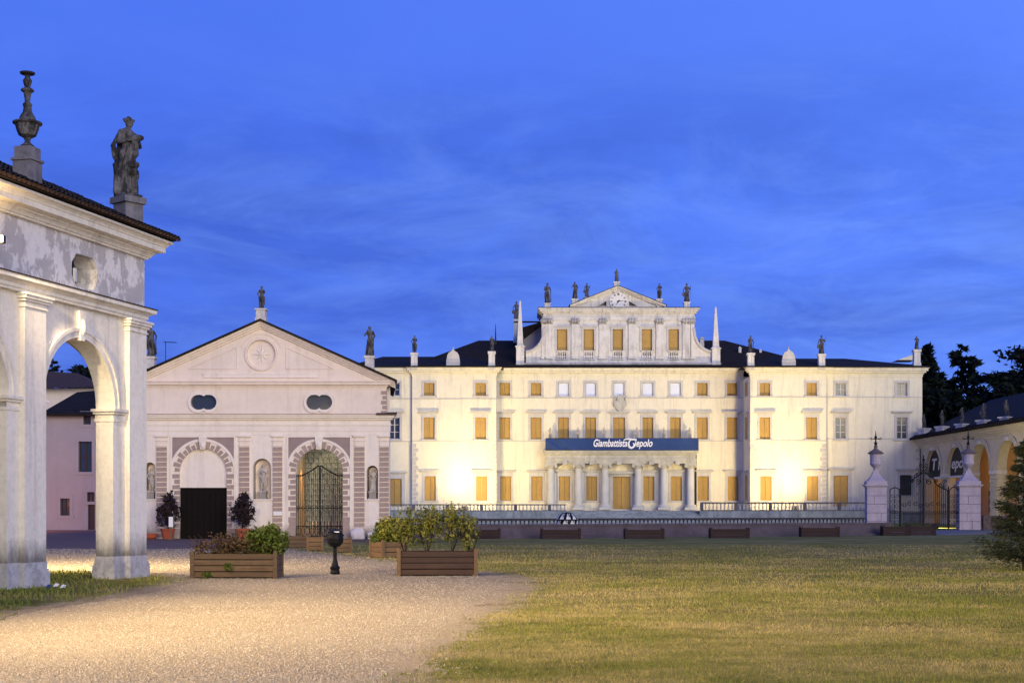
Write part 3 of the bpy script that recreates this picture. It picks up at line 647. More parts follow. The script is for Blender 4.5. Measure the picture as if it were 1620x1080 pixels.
# statue and finial on the arcade roof
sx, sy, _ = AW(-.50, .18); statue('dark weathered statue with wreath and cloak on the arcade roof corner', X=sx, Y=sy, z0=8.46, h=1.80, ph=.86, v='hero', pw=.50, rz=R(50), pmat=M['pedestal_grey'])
fx, fy, _ = AW(-4.37, .22); zb = 8.66
fi = thing('roof_finial', 'dark stone urn finial with turned spire on the arcade roof', 'finial', (fx, fy, zb-.7), math.pi/2-TH, local=True)
p = MB(); p.cbox(0, 0, -.1, .40, .40, .52); p.cbox(0, 0, .42, .46, .46, .05); p.cbox(0, 0, .47, .36, .36, .23); p.build('pedestal', M['pedestal_grey'], fi)
p = MB(); p.lathe([(.10, .0), (.14, .03), (.07, .09), (.05, .14), (.08, .19), (.17, .24), (.21, .34), (.235, .44), (.285, .47), (.285, .50), (.17, .52), (.15, .60), (.09, .70), (.075, .80), (.09, .83), (.09, .86), (.05, .90), (.06, 1.0), (.075, 1.08), (.13, 1.12), (.12, 1.15), (.05, 1.19), (.07, 1.24), (.09, 1.32), (.05, 1.38), (.05, 1.42), (.14, 1.45), (.15, 1.48), (.08, 1.50), (.02, 1.51)], (0, 0, .70), 14)
p.build('urn', M['statue'], fi, smooth=False)

for px, py, mt, lab in ((76, 931, 'banner', 'small scrap of blue litter in the grass at the pier base'), (88, 929, 'paper', 'small white paper scrap lying at the pier base'), (99, 931, 'letter', 'crumpled white scrap beside the other litter at the pier')):
    x_, y_ = gp(px, py); o = thing('litter_scrap', lab, 'litter', (x_, y_, 0)); m_ = MB(); m_.v = [(x_-.05, y_-.03, .02), (x_+.05, y_-.02, .03), (x_+.06, y_+.04, .07), (x_-.03, y_+.05, .06), (x_, y_, .09)]; m_.f = [(0, 1, 4), (1, 2, 4), (2, 3, 4), (3, 0, 4)]; m_.build('scrap', M[mt], o)
# ================================================================== PEDIMENTED GARAGE (left of centre)
GY = 70.77; gx = lambda p: wx(p, GY); gz = lambda p: wz(p, GY)
G = thing('pedimented_garage', 'pink plastered building with triangular pediment, two arches and brown rusticated blocks', 'building', (gx(413), GY, 0))
a1x, a2x = gx(321.5), gx(505); rA = .5*(gx(359)-gx(284)); zsA = gz(709)-rA
x0g, x1g = gx(210), gx(616)
def lens(cx, cz):     # two-lobed oval opening
    a, b = gx(342.5)-gx(322), .40
    def q(x):
        d = abs(x-cx); r = .36
        e = d-(a-r)
        base_ = math.sqrt(max(0, r*r-e*e)) if e > 0 else r*(1-.20*max(0, 1-d/(.5*(a-r)))**1.5)
        return base_
    return (cx-a, cx+a, lambda x: cz-q(x), lambda x: cz+q(x), True)
lw_holes = [arch(a1x, rA, zsA), arch(a2x, rA, zsA)]
NI = [(gx(237), gx(246)-gx(237), gz(731), gz(789), 'l'), (gx(414.5), gx(429)-gx(414.5), gz(725), gz(789), 'c'), (gx(589), gx(598)-gx(589), gz(736), gz(789), 'r')]
for cx_, r_, zt, zb_, _ in NI: lw_holes.append(arch(cx_, r_, zt-r_, zb_))
m_ = MB(); wall(m_, x0g, x1g, 0, gz(688), GY, .5, lw_holes, 22); m_.build('wall', M['garage_light'], G)
xu0, xu1 = gx(214), gx(611)
m_ = MB(); wall(m_, xu0, xu1, gz(657), gz(613), GY+.06, .4, [lens(gx(322), gz(636)), lens(gx(505), gz(636))], 26); m_.build('upper_wall', M['garage'], G)
m_ = MB(); apx, apz, ez = gx(413), gz(509), gz(605); hw = gx(622)-apx
tri = lambda x: ez+(apz-ez)*max(0, 1-abs(x-apx)/hw)+.001
wall(m_, apx-hw+.12, apx+hw-.12, gz(606), lambda x: tri(x)-.12, GY+.10, .4, [(gx(390), gx(436), lambda x: gz(560)-math.sqrt(max(0, .708**2-(x-apx)**2)), lambda x: gz(560)+math.sqrt(max(0, .708**2-(x-apx)**2)), True)], 24)
# recessed triangular panels are outlined by raised strips
m_.build('pediment_wall', M['garage'], G)
m_ = MB(); m_.box(x0g, a2x-rA-.02, GY+.5, GY+9, 0, gz(606)); SK = wx(615, GY+9)-x1g; m_.v += [(a2x+rA+.02, GY+.5, 0), (x1g, GY+.5, 0), (x1g+SK, GY+9, 0), (a2x+rA+.02, GY+9, 0), (a2x+rA+.02, GY+.5, gz(606)), (x1g, GY+.5, gz(606)), (x1g+SK, GY+9, gz(606)), (a2x+rA+.02, GY+9, gz(606))]; m_.f += [tuple(8+i for i in q) for q in ((0, 3, 2, 1), (4, 5, 6, 7), (0, 1, 5, 4), (1, 2, 6, 5), (2, 3, 7, 6), (3, 0, 4, 7))]; m_.box(a2x-rA-.019, a2x+rA+.019, GY+.5, GY+9, zsA+rA+.3, gz(606)-.01); m_.box(a2x-rA-.019, a2x+rA+.019, GY+3.3, GY+8.9, 0, zsA+rA+.299)
m_.build('side_walls', M['garage'], G)
m_ = MB(); m_.face((a2x-rA-.0, GY+3.28, 0), (a2x+rA, GY+3.28, 0), (a2x+rA, GY+3.28, 4.8), (a2x-rA, GY+3.28, 4.8)); m_.build('passage_back', M['back_stone'], G)
m_ = MB(); m_.box(a2x-rA-.01, a2x-rA+.03, GY+.52, GY+3.2, 0, 4.78); m_.build('passage_side', M['lamplit_plaster'], G)
random.seed(5); k = 0
sm_ = MB(); sm_.box(-.5, .5, -.5, .5, -.5, .5); bm_ = sm_.mesh('stone'); bm_.materials.append(M['back_stone'])
for r_ in range(17):
    x = a2x-rA+random.uniform(-.2, 0)
    while x < a2x+rA:
        wd = random.uniform(.22, .5); xa, xb = max(x, a2x-rA+.02), min(x+wd, a2x+rA-.02)
        if xb-xa > .08:
            o = link('stone', bm_, None, G, ((xa+xb)/2, GY+3.25+random.uniform(-.02, .02), .14+r_*.27)); o.scale = (xb-xa-.035, .1, .235)
        x += wd
def gcor(name, prof, x0, x1, mat='garage_light', y=GY): 
    m = MB(); cornice(m, x0, x1, y, prof); return m.build(name, M[mat], G)
gcor('entablature', [(.02, gz(688)+.001, gz(682)), (.05, gz(682)+.001, gz(673)), (.09, gz(673)+.001, gz(670)), (.05, gz(670)+.001, gz(664)), (.16, gz(664)+.001, gz(661)), (.26, gz(661)+.001, gz(658)), (.32, gz(658)+.001, gz(656))], x0g, x1g)
gcor('ledge_tiles', [(.35, gz(656)+.002, gz(655))], x0g, x1g, 'spandrel')
gcor('cornice', [(.03, gz(614), gz(611)), (.10, gz(611)+.001, gz(608.5)), (.22, gz(608.5)+.001, gz(604.5)), (.28, gz(604.5)+.001, gz(602.5))], xu0, xu1, 'garage', GY+.06)
# corner tiles on the side ledge
m_ = MB()
for i in range(12): m_.tube((gx(597)+i*.082, GY-.36, gz(657)+.03), (gx(597)+i*.082, GY+.3, gz(653)+.02), .045, .045, 6)
m_.build('corner_tiles', M['tile'], G)
# raking cornice, built as sloping beams
def beam(mb, xa, za, xb, zb, th, y0, y1):
    dx, dz = xb-xa, zb-za; l = math.hypot(dx, dz); nx, nz = -dz/l*th, dx/l*th
    mb.prism([(xa, za), (xb, zb), (xb+nx, zb+nz), (xa+nx, za+nz)] if True else [], y0, y1); return mb
for s_ in (-1, 1):
    m_ = MB(); xe = apx+s_*(gx(625)-apx); ze = gz(604.5)
    for (o, th, dn) in ((.10, .10, .02), (.20, .10, .12), (.30, .12, .22)):
        za, zb_ = ze-.30+dn, apz-.34+dn+.02
        pts = [(xe, za), (apx, zb_), (apx, zb_+th), (xe, za+th)]
        m_.prism(pts, GY-o+.1, GY+.4)
    m_.build('raking_cornice', M['garage'], G)
    m_ = MB(); za, zb_ = ze+.045, apz+.02; xe2 = apx+s_*(gx(629)-apx)
    m_.prism([(xe2, za-.06), (apx, zb_), (apx, zb_+.10), (xe2, za+.05)], GY-.34, GY+9.2); m_.v = [(x if y < GY+5 or abs(x-apx) < .1 else x-s_*.95, y, z) for x, y, z in m_.v]; m_.build('roof', M['roof'], G)
# medallion, star, bar and panel outlines
m_ = MB(); ring(m_, apx, gz(560), .70, .80, GY+.02, GY+.2, 0, 360, 36); ring(m_, apx, gz(560), .98, 1.04, GY+.07, GY+.2, 20, 160, 20); m_.build('medallion_ring', M['garage'], G)
m_ = MB(); m_.prism([(apx+.72*math.cos(i*.26), gz(560)+.72*math.sin(i*.26)) for i in range(24)], GY+.20, GY+.4); m_.build('medallion_disc', M['spandrel'] if False else M['garage'], G)
m_ = MB()
for i in range(8):
    a = i*math.pi/4+math.pi/2; c_, s_ = math.cos(a), math.sin(a); l = .50 if i % 2 == 0 else .40; cz = gz(560)
    m_.v += [(apx, GY+.10, cz), (apx-.075*s_+.12*c_, GY+.195, cz+.075*c_+.12*s_), (apx+l*c_, GY+.19, cz+l*s_), (apx+.075*s_+.12*c_, GY+.195, cz-.075*c_+.12*s_)]
    n = len(m_.v)-4; m_.f += [(n, n+1, n+2), (n, n+2, n+3), (n+1, n+3, n+2)]
m_.build('star', M['garage_light'], G)
for s_ in (-1, 1):
    P1 = (apx+s_*(gx(452)-apx), gz(583)); P2 = (apx+s_*(gx(528)-apx), gz(583)); P3 = (apx+s_*(gx(452)-apx), gz(549))
    m_ = MB()
    for (a, b) in ((P1, P2), (P2, P3), (P3, P1)): m_.tube((a[0], GY+.10, a[1]), (b[0], GY+.10, b[1]), .035, .035, 6)
    m_.build('panel_moulding', M['spandrel'] if False else M['garage'], G)
m_ = MB(); m_.box(gx(322), gx(504), GY+.02, GY+.12, gz(597), gz(592)); m_.box(gx(320), gx(506), GY+.0, GY+.12, gz(592)+.001, gz(590.5)); m_.build('pediment_ledge', M['garage_light'], G)
# oval windows
for c_ in (322, 505):
    cx_, cz_ = gx(c_), gz(636); h = lens(cx_, cz_); m_ = MB(); n = 26
    xs = [h[0]+(h[1]-h[0])*(.5-.5*math.cos(math.pi*i/n)) for i in range(n+1)]
    lo = [(x, h[2](x)) for x in xs]; up = [(x, h[3](x)) for x in xs]; loop = lo+list(reversed(up[1:-1]))
    for i in range(len(loop)):
        p, q_ = loop[i], loop[(i+1) % len(loop)]
        e_ = lambda t: (cx_+(t[0]-cx_)*1.20, cz_+(t[1]-cz_)*1.42)
        P, Q = e_(p), e_(q_)
        m_.face((p[0], GY-.02, p[1]), (q_[0], GY-.02, q_[1]), (Q[0], GY-.02, Q[1]), (P[0], GY-.02, P[1])); m_.face((P[0], GY-.02, P[1]), (Q[0], GY-.02, Q[1]), (Q[0], GY+.1, Q[1]), (P[0], GY+.1, P[1]))
        m_.face((p[0], GY-.02, p[1]), (p[0], GY+.2, p[1]), (q_[0], GY+.2, q_[1]), (q_[0], GY-.02, q_[1]))
    wo = m_.build('oval_window', M['garage_light'], G)
    m_ = MB(); m_.box(h[0]-.02, h[1]+.02, GY+.26, GY+.30, cz_-.42, cz_+.42); m_.build('pane', M['glass_dark'], wo)
# lower order: pilasters with brown blocks
bl = MB(); bl.box(-.5, .5, -.5, .5, -.5, .5); blk = bl.mesh('stone_block'); blk.materials.append(M['block'])
PIL = [(212, 226), (248, 264.5), (379, 395), (432, 447), (561, 577), (601, 615.5)]
random.seed(3)
for a, b in PIL:
    xa, xb = gx(a), gx(b); m_ = MB(); m_.box(xa, xb, GY-.05, GY+.1, .0, gz(688.5)); m_.build('pilaster', M['garage'], G)
    m_ = MB(); m_.box(xa-.02, xb+.02, GY-.09, GY+.05, gz(705), gz(703.5)); m_.box(xa-.03, xb+.03, GY-.10, GY+.05, gz(697.5), gz(696)); m_.box(xa-.06, xb+.06, GY-.14, GY+.05, gz(691), gz(688.2)); m_.build('capital', M['garage_light'], G)
    n = 18; z0_, z1_ = gz(850), gz(706)
    for i in range(n):
        zc = z0_+(i+.5)*(z1_-z0_)/n; o = link('stone_block', blk, None, G, ((xa+xb)/2, GY-.065+random.uniform(-.006, .006), zc)); o.scale = (xb-xa-.02, .07, (z1_-z0_)/n-.055)
for i in range(5):   # quoins on the upper right corner
    for s_ in (1,):
        wd = .20 if i % 2 else .26
        o = link('stone_block', blk, None, G, (xu1-wd/2+.02, GY+.05, gz(652)+i*.24)); o.scale = (wd, .06, .17)
# arch surrounds
for ac in (a1x, a2x):
    fl, fr_ = ac-gx(321.5)+gx(269.5), ac-gx(321.5)+gx(373.5)
    m_ = MB(); yF = GY-.045
    m_.box(fl, fl+.10, yF, GY+.05, 0, gz(691.6)); m_.box(fr_-.10, fr_, yF, GY+.05, 0, gz(691.6)); m_.box(fl, fr_, yF-.004, GY+.05, gz(691.5), gz(688.6)); ring(m_, ac, zsA, 1.50, 1.62, yF-.006, GY+.02, 0, 180, 30)
    m_.build('arch_frame', M['garage_light'], G)
    m_ = MB(); n = 16
    for s_ in (-1, 1):
        for i in range(n):
            t0, t1 = R(90*i/n), R(90*(i+1)/n)
            for tt in (0,):
                xa, xb = ac+s_*1.61*math.cos(t0), ac+s_*1.61*math.cos(t1); za, zb_ = zsA+1.61*math.sin(t0), zsA+1.61*math.sin(t1); zt = gz(691.6)
                xo = ac+s_*1.55
                if abs(xa-ac) > 1.56: xa = xo; za = max(za, zsA+.6)
                if abs(xb-ac) > 1.56: continue
                if zb_ < zt: m_.face((xa, GY-.015, za), (xb, GY-.015, zb_), (xb, GY-.015, zt), (xa, GY-.015, zt))
    m_.build('spandrel', M['spandrel'], G)
    nv = 17
    for i in range(nv):
        if i == nv//2: continue
        aa = 180*(i+.5)/nv; w_ = 180/nv*.74; r1 = 1.50 if i % 2 else 1.40
        m_ = MB(); ring(m_, ac, zsA, rA+.0, r1-.02, GY-.04, GY+.02, aa-w_/2, aa+w_/2, 3)
        for t in (aa-w_/2, aa+w_/2):
            c_, s_ = math.cos(R(t)), math.sin(R(t)); m_.face((ac+rA*c_, GY-.04, zsA+rA*s_), (ac+(r1-.02)*c_, GY-.04, zsA+(r1-.02)*s_), (ac+(r1-.02)*c_, GY+.02, zsA+(r1-.02)*s_), (ac+rA*c_, GY+.02, zsA+rA*s_))
        m_.build('voussoir', M['block'], G)
    m_ = MB(); m_.prism([(ac-.12, zsA+rA-.05), (ac+.12, zsA+rA-.05), (ac+.20, gz(690.5)), (ac-.20, gz(690.5))], GY-.16, GY+.02); m_.lathe([(.02, 0), (.10, .06), (.12, .18), (.05, .28)], (ac, GY-.16, zsA+rA+.0), 10, 1, .6); m_.build('keystone', M['garage_light'], G)
    for s_ in (-1, 1):
        n = 12; zt = zsA-.06
        for i in range(n):
            if ac == a2x and i < 4:
                wd = .36 if i % 2 else .30; hh = zt/n*1.0
            else: wd = .33 if i % 2 else .24; hh = zt/n-.07
            o = link('stone_block', blk, None, G, (ac+s_*(rA+wd/2), GY-.015+random.uniform(-.005, .005), (i+.5)*zt/n)); o.scale = (wd, .05, hh)
# arch 1: white lunette over black boarded door
m_ = MB(); m_.box(a1x-rA-.01, a1x+rA+.01, GY+.16, GY+.3, gz(771), zsA+rA+.05); m_.build('lunette', M['garage_light'], G)
d_ = MB(); d_.box(a1x-rA, a1x+rA, GY+.13, GY+.3, gz(771)-.06, gz(771)+.0); dr = d_.build('door', M['door_black'], G)
for i in range(8):
    wd = 2*rA/8; m_ = MB(); m_.box(a1x-rA+i*wd+.008, a1x-rA+(i+1)*wd-.008, GY+.17, GY+.24, 0, gz(771)-.061); m_.build('plank', M['door_black'], dr)
m_ = MB(); [m_.box(a1x-rA+.0, a1x+rA, GY+.155, GY+.17, z, z+.09) for z in (.25, 1.2, 2.2)]; m_.build('batten', M['door_black'], dr)
# niches
for cx_, r_, zt, zb_, tg in NI:
    m_ = MB(); n = 12; zs_ = zt-r_
    for i in range(n):       # half-round back
        a, b = math.pi*i/n, math.pi*(i+1)/n
        xa, ya, xb, yb = cx_-r_*math.cos(a), GY+.5+r_*.5*math.sin(a)-.1, cx_-r_*math.cos(b), GY+.5+r_*.5*math.sin(b)-.1
        m_.face((xa, ya, zb_), (xb, yb, zb_), (xb, yb, zs_), (xa, ya, zs_))
        for j in range(5):
            e0, e1 = math.pi/2*j/5, math.pi/2*(j+1)/5; f_ = lambda x, y, e: (cx_+(x-cx_)*math.cos(e), GY+.4+(y-GY-.4)*math.cos(e), zs_+r_*math.sin(e))
            m_.face(f_(xa, ya, e0), f_(xb, yb, e0), f_(xb, yb, e1), f_(xa, ya, e1))
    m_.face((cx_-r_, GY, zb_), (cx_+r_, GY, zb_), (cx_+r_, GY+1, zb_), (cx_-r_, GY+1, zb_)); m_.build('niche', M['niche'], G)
    m_ = MB(); m_.box(cx_-r_-.10, cx_+r_+.10, GY-.08, GY+.02, zb_-.07, zb_); m_.box(cx_-r_-.05, cx_+r_+.05, GY-.02, GY+.02, .35, zb_-.09); m_.build('niche_sill', M['garage_light'], G)
m_ = MB(); m_.box(gx(433), gx(447), GY-.12, GY-.10, gz(815), gz(808.5)); m_.build('plaque', M['paper'], G)
m_ = MB(); m_.tube((gx(443), GY+5, gz(560)+1.2), (gx(443), GY+5, gz(560)+1.3), .01)   # flues on the ridge
# statues of the garage
statue('grey statue standing on the apex of the garage pediment', 413.5, 488.5, 452, 506, GY+.2, 'c', .50)
statue('grey statue on the right slope of the garage pediment', 585, 563, 515.5, 588, GY+.3, 'a', .46)
statue('grey statue half hidden behind the arcade on the left slope of the garage pediment', 239, 564, 514, 588, GY+.3, 'b', .46)
for (cx_, r_, zt, zb_, tg), lab, v, (b_, t_) in zip(NI, ('stone nude figure in the left niche beside the arcade pier', 'stone figure in the middle niche between the two garage arches', 'robed stone figure in the right niche of the garage facade'), 'cca', ((777, 739), (777, 733), (777, 741))):
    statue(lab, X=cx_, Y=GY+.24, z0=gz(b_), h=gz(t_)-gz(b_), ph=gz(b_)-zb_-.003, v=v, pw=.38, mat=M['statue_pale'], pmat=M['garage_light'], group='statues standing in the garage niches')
# television aerial
an = thing('television_aerial', 'thin television aerial behind the left slope of the garage roof', 'aerial', (gx(262), GY+4, gz(585)))
m_ = MB(); X_ = wx(262, GY+4); m_.tube((X_, GY+4, gz(590)), (X_, GY+4, wz(540, GY+4)), .02); m_.tube((X_-.1, GY+4, wz(541, GY+4)), (X_+.6, GY+4, wz(542, GY+4)), .015)
for i in range(7): m_.tube((X_+.08*i, GY+3.8, wz(541, GY+4)), (X_+.08*i, GY+4.2, wz(541, GY+4)), .008)
m_.build('mast', M['iron_grey'], an)
# lamp inside the passage, behind the gate; second light is an added back-wall fill
lp = thing('passage_lamp', 'warm lamp lighting the passage behind the iron gate', 'lamp', (a2x-.8, GY+1.2, 4.58))
m_ = MB(); m_.lathe([(.02, 0), (.06, .03), (.07, .1), (.02, .15)], (a2x-.8, GY+1.2, 4.58), 10); m_.build('lamp_body', M['lamp_orange'], lp); spot('lamp_light', (a2x-.3, GY+1.5, 4.5), (a2x-rA, GY+1.9, 1.8), 420, 42, .6, (1, .50, .12), .1, lp); point('back_wall_fill', (a2x+.3, GY+1.6, 4.5), 16, (.95, 1, .86), .15, lp)
# iron gate in the right arch
IG = thing('iron_gate', 'black wrought iron double gate filling the right garage arch', 'gate', (a2x, GY+.2, 0)); yi = GY+.22
def ztop(x): t = abs(x-a2x)/rA; return gz(736)-(gz(736)-gz(752))*min(1, max(0, (t-.08)*1.5)**.8)
for s_ in (-1, 1):
    lf = MB(); xs = [a2x+s_*(.03+i*(rA-.05)/10) for i in range(11)]
    lf.path([(x, yi, ztop(x)) for x in xs], .03, 6); lf.tube((xs[0], yi, .12), (xs[-1], yi, .12), .03); lf.tube((xs[0], yi, 1.5), (xs[-1], yi, 1.5), .02); lf.tube((xs[0], yi, .62), (xs[-1], yi, .62), .018)
    l_ = lf.build('gate_leaf', M['iron'], IG)
    for i in range(13):
        x = a2x+s_*(.03+i*(rA-.05)/12); m_ = MB(); m_.tube((x, yi, .12), (x, yi, ztop(x)), .012 if i else .028, None, 6)
        if i: m_.tube((x, yi, ztop(x)), (x, yi, ztop(x)+.12), .018, .002, 6)
        m_.build('bar', M['iron'], l_)
    for i in range(5):
        cx_ = a2x+s_*(.16+i*.22); m_ = MB(); m_.path([(cx_+.09*math.cos(t*.6), yi-.02, .37+.20*math.sin(t*.6)) for t in range(12)], .014, 5); m_.path([(cx_+.07*math.cos(t*.6), yi-.02, 1.5+.10*math.sin(t*.6)) for t in range(12)], .012, 5); m_.build('scroll', M['iron'], l_)
m_ = MB(); m_.tube((a2x-rA, yi, gz(752)), (a2x-rA+.2, yi, gz(752)), .02)
for i in range(14):   # pale balusters standing in the passage
    pass
m_ = MB()
for i in range(11): m_.lathe([(.03, 0), (.07, .05), (.03, .12), (.065, .25), (.03, .36), (.05, .42)], (a2x-rA+.45+i*.165, GY+2.9, .42), 6)
m_.box(a2x-rA, a2x+rA, GY+2.7, GY+3.0, 0, .41); pb = m_.build('parapet', M['garage_light'], G)

# ---- things in front of the garage
def foliage(name, mat, n, cx, cy, cz, rx, ry, rz_, size, parent, seed=0, clump=6, shape=.5, flat=0.0, stuff=True):
    r = np.random.default_rng(seed+n)
    nc = max(1, n//clump); d = r.normal(size=(nc, 3)); d /= np.linalg.norm(d, axis=1)[:, None]; rad = r.random(nc)**shape
    cen = d*rad[:, None]; idx = r.integers(0, nc, n); P = cen[idx]+r.normal(0, .10, (n, 3)); P = P*np.array([rx, ry, rz_])+np.array([cx, cy, cz])
    a = r.normal(size=(n, 3)); a[:, 2] *= (1-flat); a /= np.linalg.norm(a, axis=1)[:, None]; b = np.cross(a, r.normal(size=(n, 3))); b /= np.linalg.norm(b, axis=1)[:, None]
    s = size*(.5+r.random(n))[:, None]
    V = np.stack([P-a*s, P+b*s*.42, P+a*s, P-b*s*.42], 1).reshape(-1, 3)-np.array(org(parent))
    me = npmesh(name, V, np.arange(4*n).reshape(n, 4), mat); o = link(name, me, None, parent)
    if stuff: o['kind'] = 'stuff'
    return o
def potted(px, lab, seed):
    X = wx(px, 69.6); Y = 69.6; pot = thing('terracotta_pot', lab+' pot of reddish terracotta', 'pot', (X, Y, .0), 0, None)
    m_ = MB(); m_.lathe([(.24, 0.012), (.30, .30), (.34, .44), (.37, .45), (.37, .52), (.30, .52), (.28, .46)], (X, Y, 0), 16); m_.build('pot_body', M['terracotta'], pot); m_ = MB(); m_.lathe([(.29, .44), (.0, .46)], (X, Y, 0), 12); m_.build('soil', M['soil'], pot)
    t = thing('potted_tree', lab+' dark purple leaved tree growing in its terracotta pot', 'tree', (X, Y, .46))
    m_ = MB(); m_.tube((X, Y, .44), (X+.02, Y, 1.5), .035, .02); [m_.tube((X, Y, .7+.12*i), (X+.25*math.cos(i*2), Y+.25*math.sin(i*2), 1.1+.13*i), .014, .006, 5) for i in range(6)]; m_.build('trunk', M['bark'], t)
    foliage('crown', M['leaf_purple'], 1500, X, Y, 1.33, .56, .5, .78, .085, t, seed, 10, .6)
    foliage('crown', M['leaf_purple'], 200, X+.1, Y, 2.05, .2, .2, .3, .075, t, seed+3, 10, .6)
potted(265.5, 'left', 1); potted(383.5, 'right', 2)
X = wx(236.5, 69.9); t = thing('terracotta_bowl', 'low terracotta bowl beside the arcade pier at the garage wall', 'bowl', (X, 69.9, 0)); m_ = MB(); m_.lathe([(.25, .012), (.36, .10), (.40, .26), (.36, .28), (.30, .2)], (X, 69.9, 0), 16); m_.build('bowl_body', M['terracotta'], t)
X = wx(270.5, 68.9); t = thing('notice_stake', 'white card notice on a short wooden stake beside the left pot', 'notice', (X, 68.9, 0)); m_ = MB(); m_.box(X-.035, X+.035, 68.9, 68.94, 0, wz(829, 68.9)); m_.cbox(X, 68.92, 0, .22, .2, .08); m_.build('stake', M['wood_orange'], t)
m_ = MB(); m_.box(X-.10, X+.10, 68.87, 68.895, wz(833, 68.9), wz(817, 68.9)); m_.build('card', M['paper'], t)
def rock(px, py0, py1, w_, Y, lab, seed):
    X = wx(px, Y); h = (py0-py1)*Y/F; bm = bmesh.new(); bmesh.ops.create_icosphere(bm, subdivisions=3, radius=1); r = random.Random(seed)
    ph = [r.uniform(0, 6) for _ in range(6)]
    for v in bm.verts:
        c = v.co; k = 1+.10*math.sin(3*c.x+ph[0])+.10*math.sin(4*c.y+ph[1])+.08*math.sin(5*c.z+ph[2]+c.x*2)
        p = [math.copysign(abs(q)**.6, q) for q in c]; v.co = Vector((p[0]*w_/2*k, p[1]*w_*.35*k, (p[2]*.5*k+.42)*h))
    me = bpy.data.meshes.new('boulder'); bm.to_mesh(me); bm.free(); me.materials.append(M['rock']); me.shade_smooth(); o = link('boulder', me); o.location = (X, Y, 0); tag(o, lab, 'boulder')
rock(566, 852, 834.5, .72, 70.2, 'large pale boulder at the foot of the garage right of the gate', 3)
rock(590, 852, 840, .5, 70.3, 'smaller pale boulder below the right garage niche', 9); rock(425, 850, 838, .5, 70.3, 'pale low boulder below the middle garage niche', 4); rock(403, 850, 838, .35, 70.3, 'small pale stone beside the right terracotta pot', 5); rock(450, 850, 839, .4, 70.25, 'pale stone left of the iron gate', 6)
# wooden planters
def planter(name, X, Y, L_, D_, H_, mat, lab, rz=0, rows=4, posts=True, grp=None, z0=.0, endmat=None):
    t = thing(name, lab, 'planter', (X, Y, z0), rz, grp, local=True); hh = H_/rows
    for i in range(rows):
        for s_ in (-1, 1):
            m_ = MB(); m_.box(-L_/2+.03, L_/2-.03, s_*D_/2-.02, s_*D_/2+.02, .02+i*hh+.011, .02+(i+1)*hh-.011); m_.build('plank', mat, t).location = (0, random.uniform(-.006, .006), 0)
        for s_ in (-1, 1):
            m_ = MB(); m_.box(s_*L_/2-.02, s_*L_/2+.02, -D_/2+.03, D_/2-.03, .02+i*hh+.006, .02+(i+1)*hh-.006); m_.build('plank', endmat or mat, t)
    if posts:
        for sx_ in (-1, 1):
            for sy_ in (-1, 1):
                m_ = MB(); m_.cbox(sx_*(L_/2+.0), sy_*(D_/2+.0), 0, .09, .09, H_+.05); m_.lathe([(.045, 0), (.045, .02), (.0, .045)], (sx_*L_/2, sy_*D_/2, H_+.05), 8); m_.build('post', endmat or mat, t)
    m_ = MB(); m_.box(-L_/2+.02, L_/2-.02, -D_/2+.02, D_/2-.02, H_*.5, H_*.88); m_.build('soil', M['soil'], t); return t
random.seed(12)
YP = EYE*F/(914.5-HZ); X = wx(370, YP); planter('wooden_planter', X, YP+.4, wx(436, YP)-wx(304, YP), .75, .53, M['wood_grey'], 'weathered long wooden planter with red-brown twigs and a green shrub', R(-1.0))
t = thing('twiggy_shrub', 'red-brown twiggy shrub spilling from the left long planter', 'shrub', (X-.2, YP+.4, .45)); foliage('foliage', M['leaf_red'], 3600, X-.05, YP+.35, .66, .95, .34, .36, .035, t, 5, 14, .6)
m_ = MB(); r_ = random.Random(4)
for i in range(46):
    a = r_.uniform(-1, 1); m_.tube((X+a*.6, YP+.4, .42), (X+a*1.15+r_.uniform(-.1, .1), YP+.35+r_.uniform(-.3, .3), r_.uniform(.7, 1.0)), .008, .003, 4)
m_.build('twigs', M['leaf_red'], t)
t = thing('green_shrub', 'bright green bushy shrub at the right end of the left planter', 'shrub', (X+.9, YP+.4, .45)); foliage('foliage', M['leaf_green'], 3200, X+.68, YP+.4, .80, .46, .36, .38, .055, t, 6, 10, .55)
t = thing('weed', 'small green weed growing at the foot of the left planter', 'weed', (wx(327, YP-.1), YP-.08, 0)); foliage('foliage', M['leaf_green'], 160, wx(327, YP-.1), YP-.06, .10, .12, .05, .09, .03, t, 7, 8)
t = thing('weed', 'green weed sprouting from the middle plank of the left planter', 'weed', (wx(360, YP-.1), YP-.08, .25)); foliage('foliage', M['leaf_green'], 160, wx(360, YP-.1), YP-.03, .27, .11, .05, .10, .03, t, 8, 8)
YQ = EYE*F/(910.5-HZ); X = wx(690, YQ); planter('wooden_planter', X, YQ+.4, wx(750, YQ)-wx(628, YQ), .72, .55, M['wood_dark'], 'dark brown wooden planter with tall leafy shrubs right of the bin', R(4), 4, True, None, 0, M['wood_orange'])
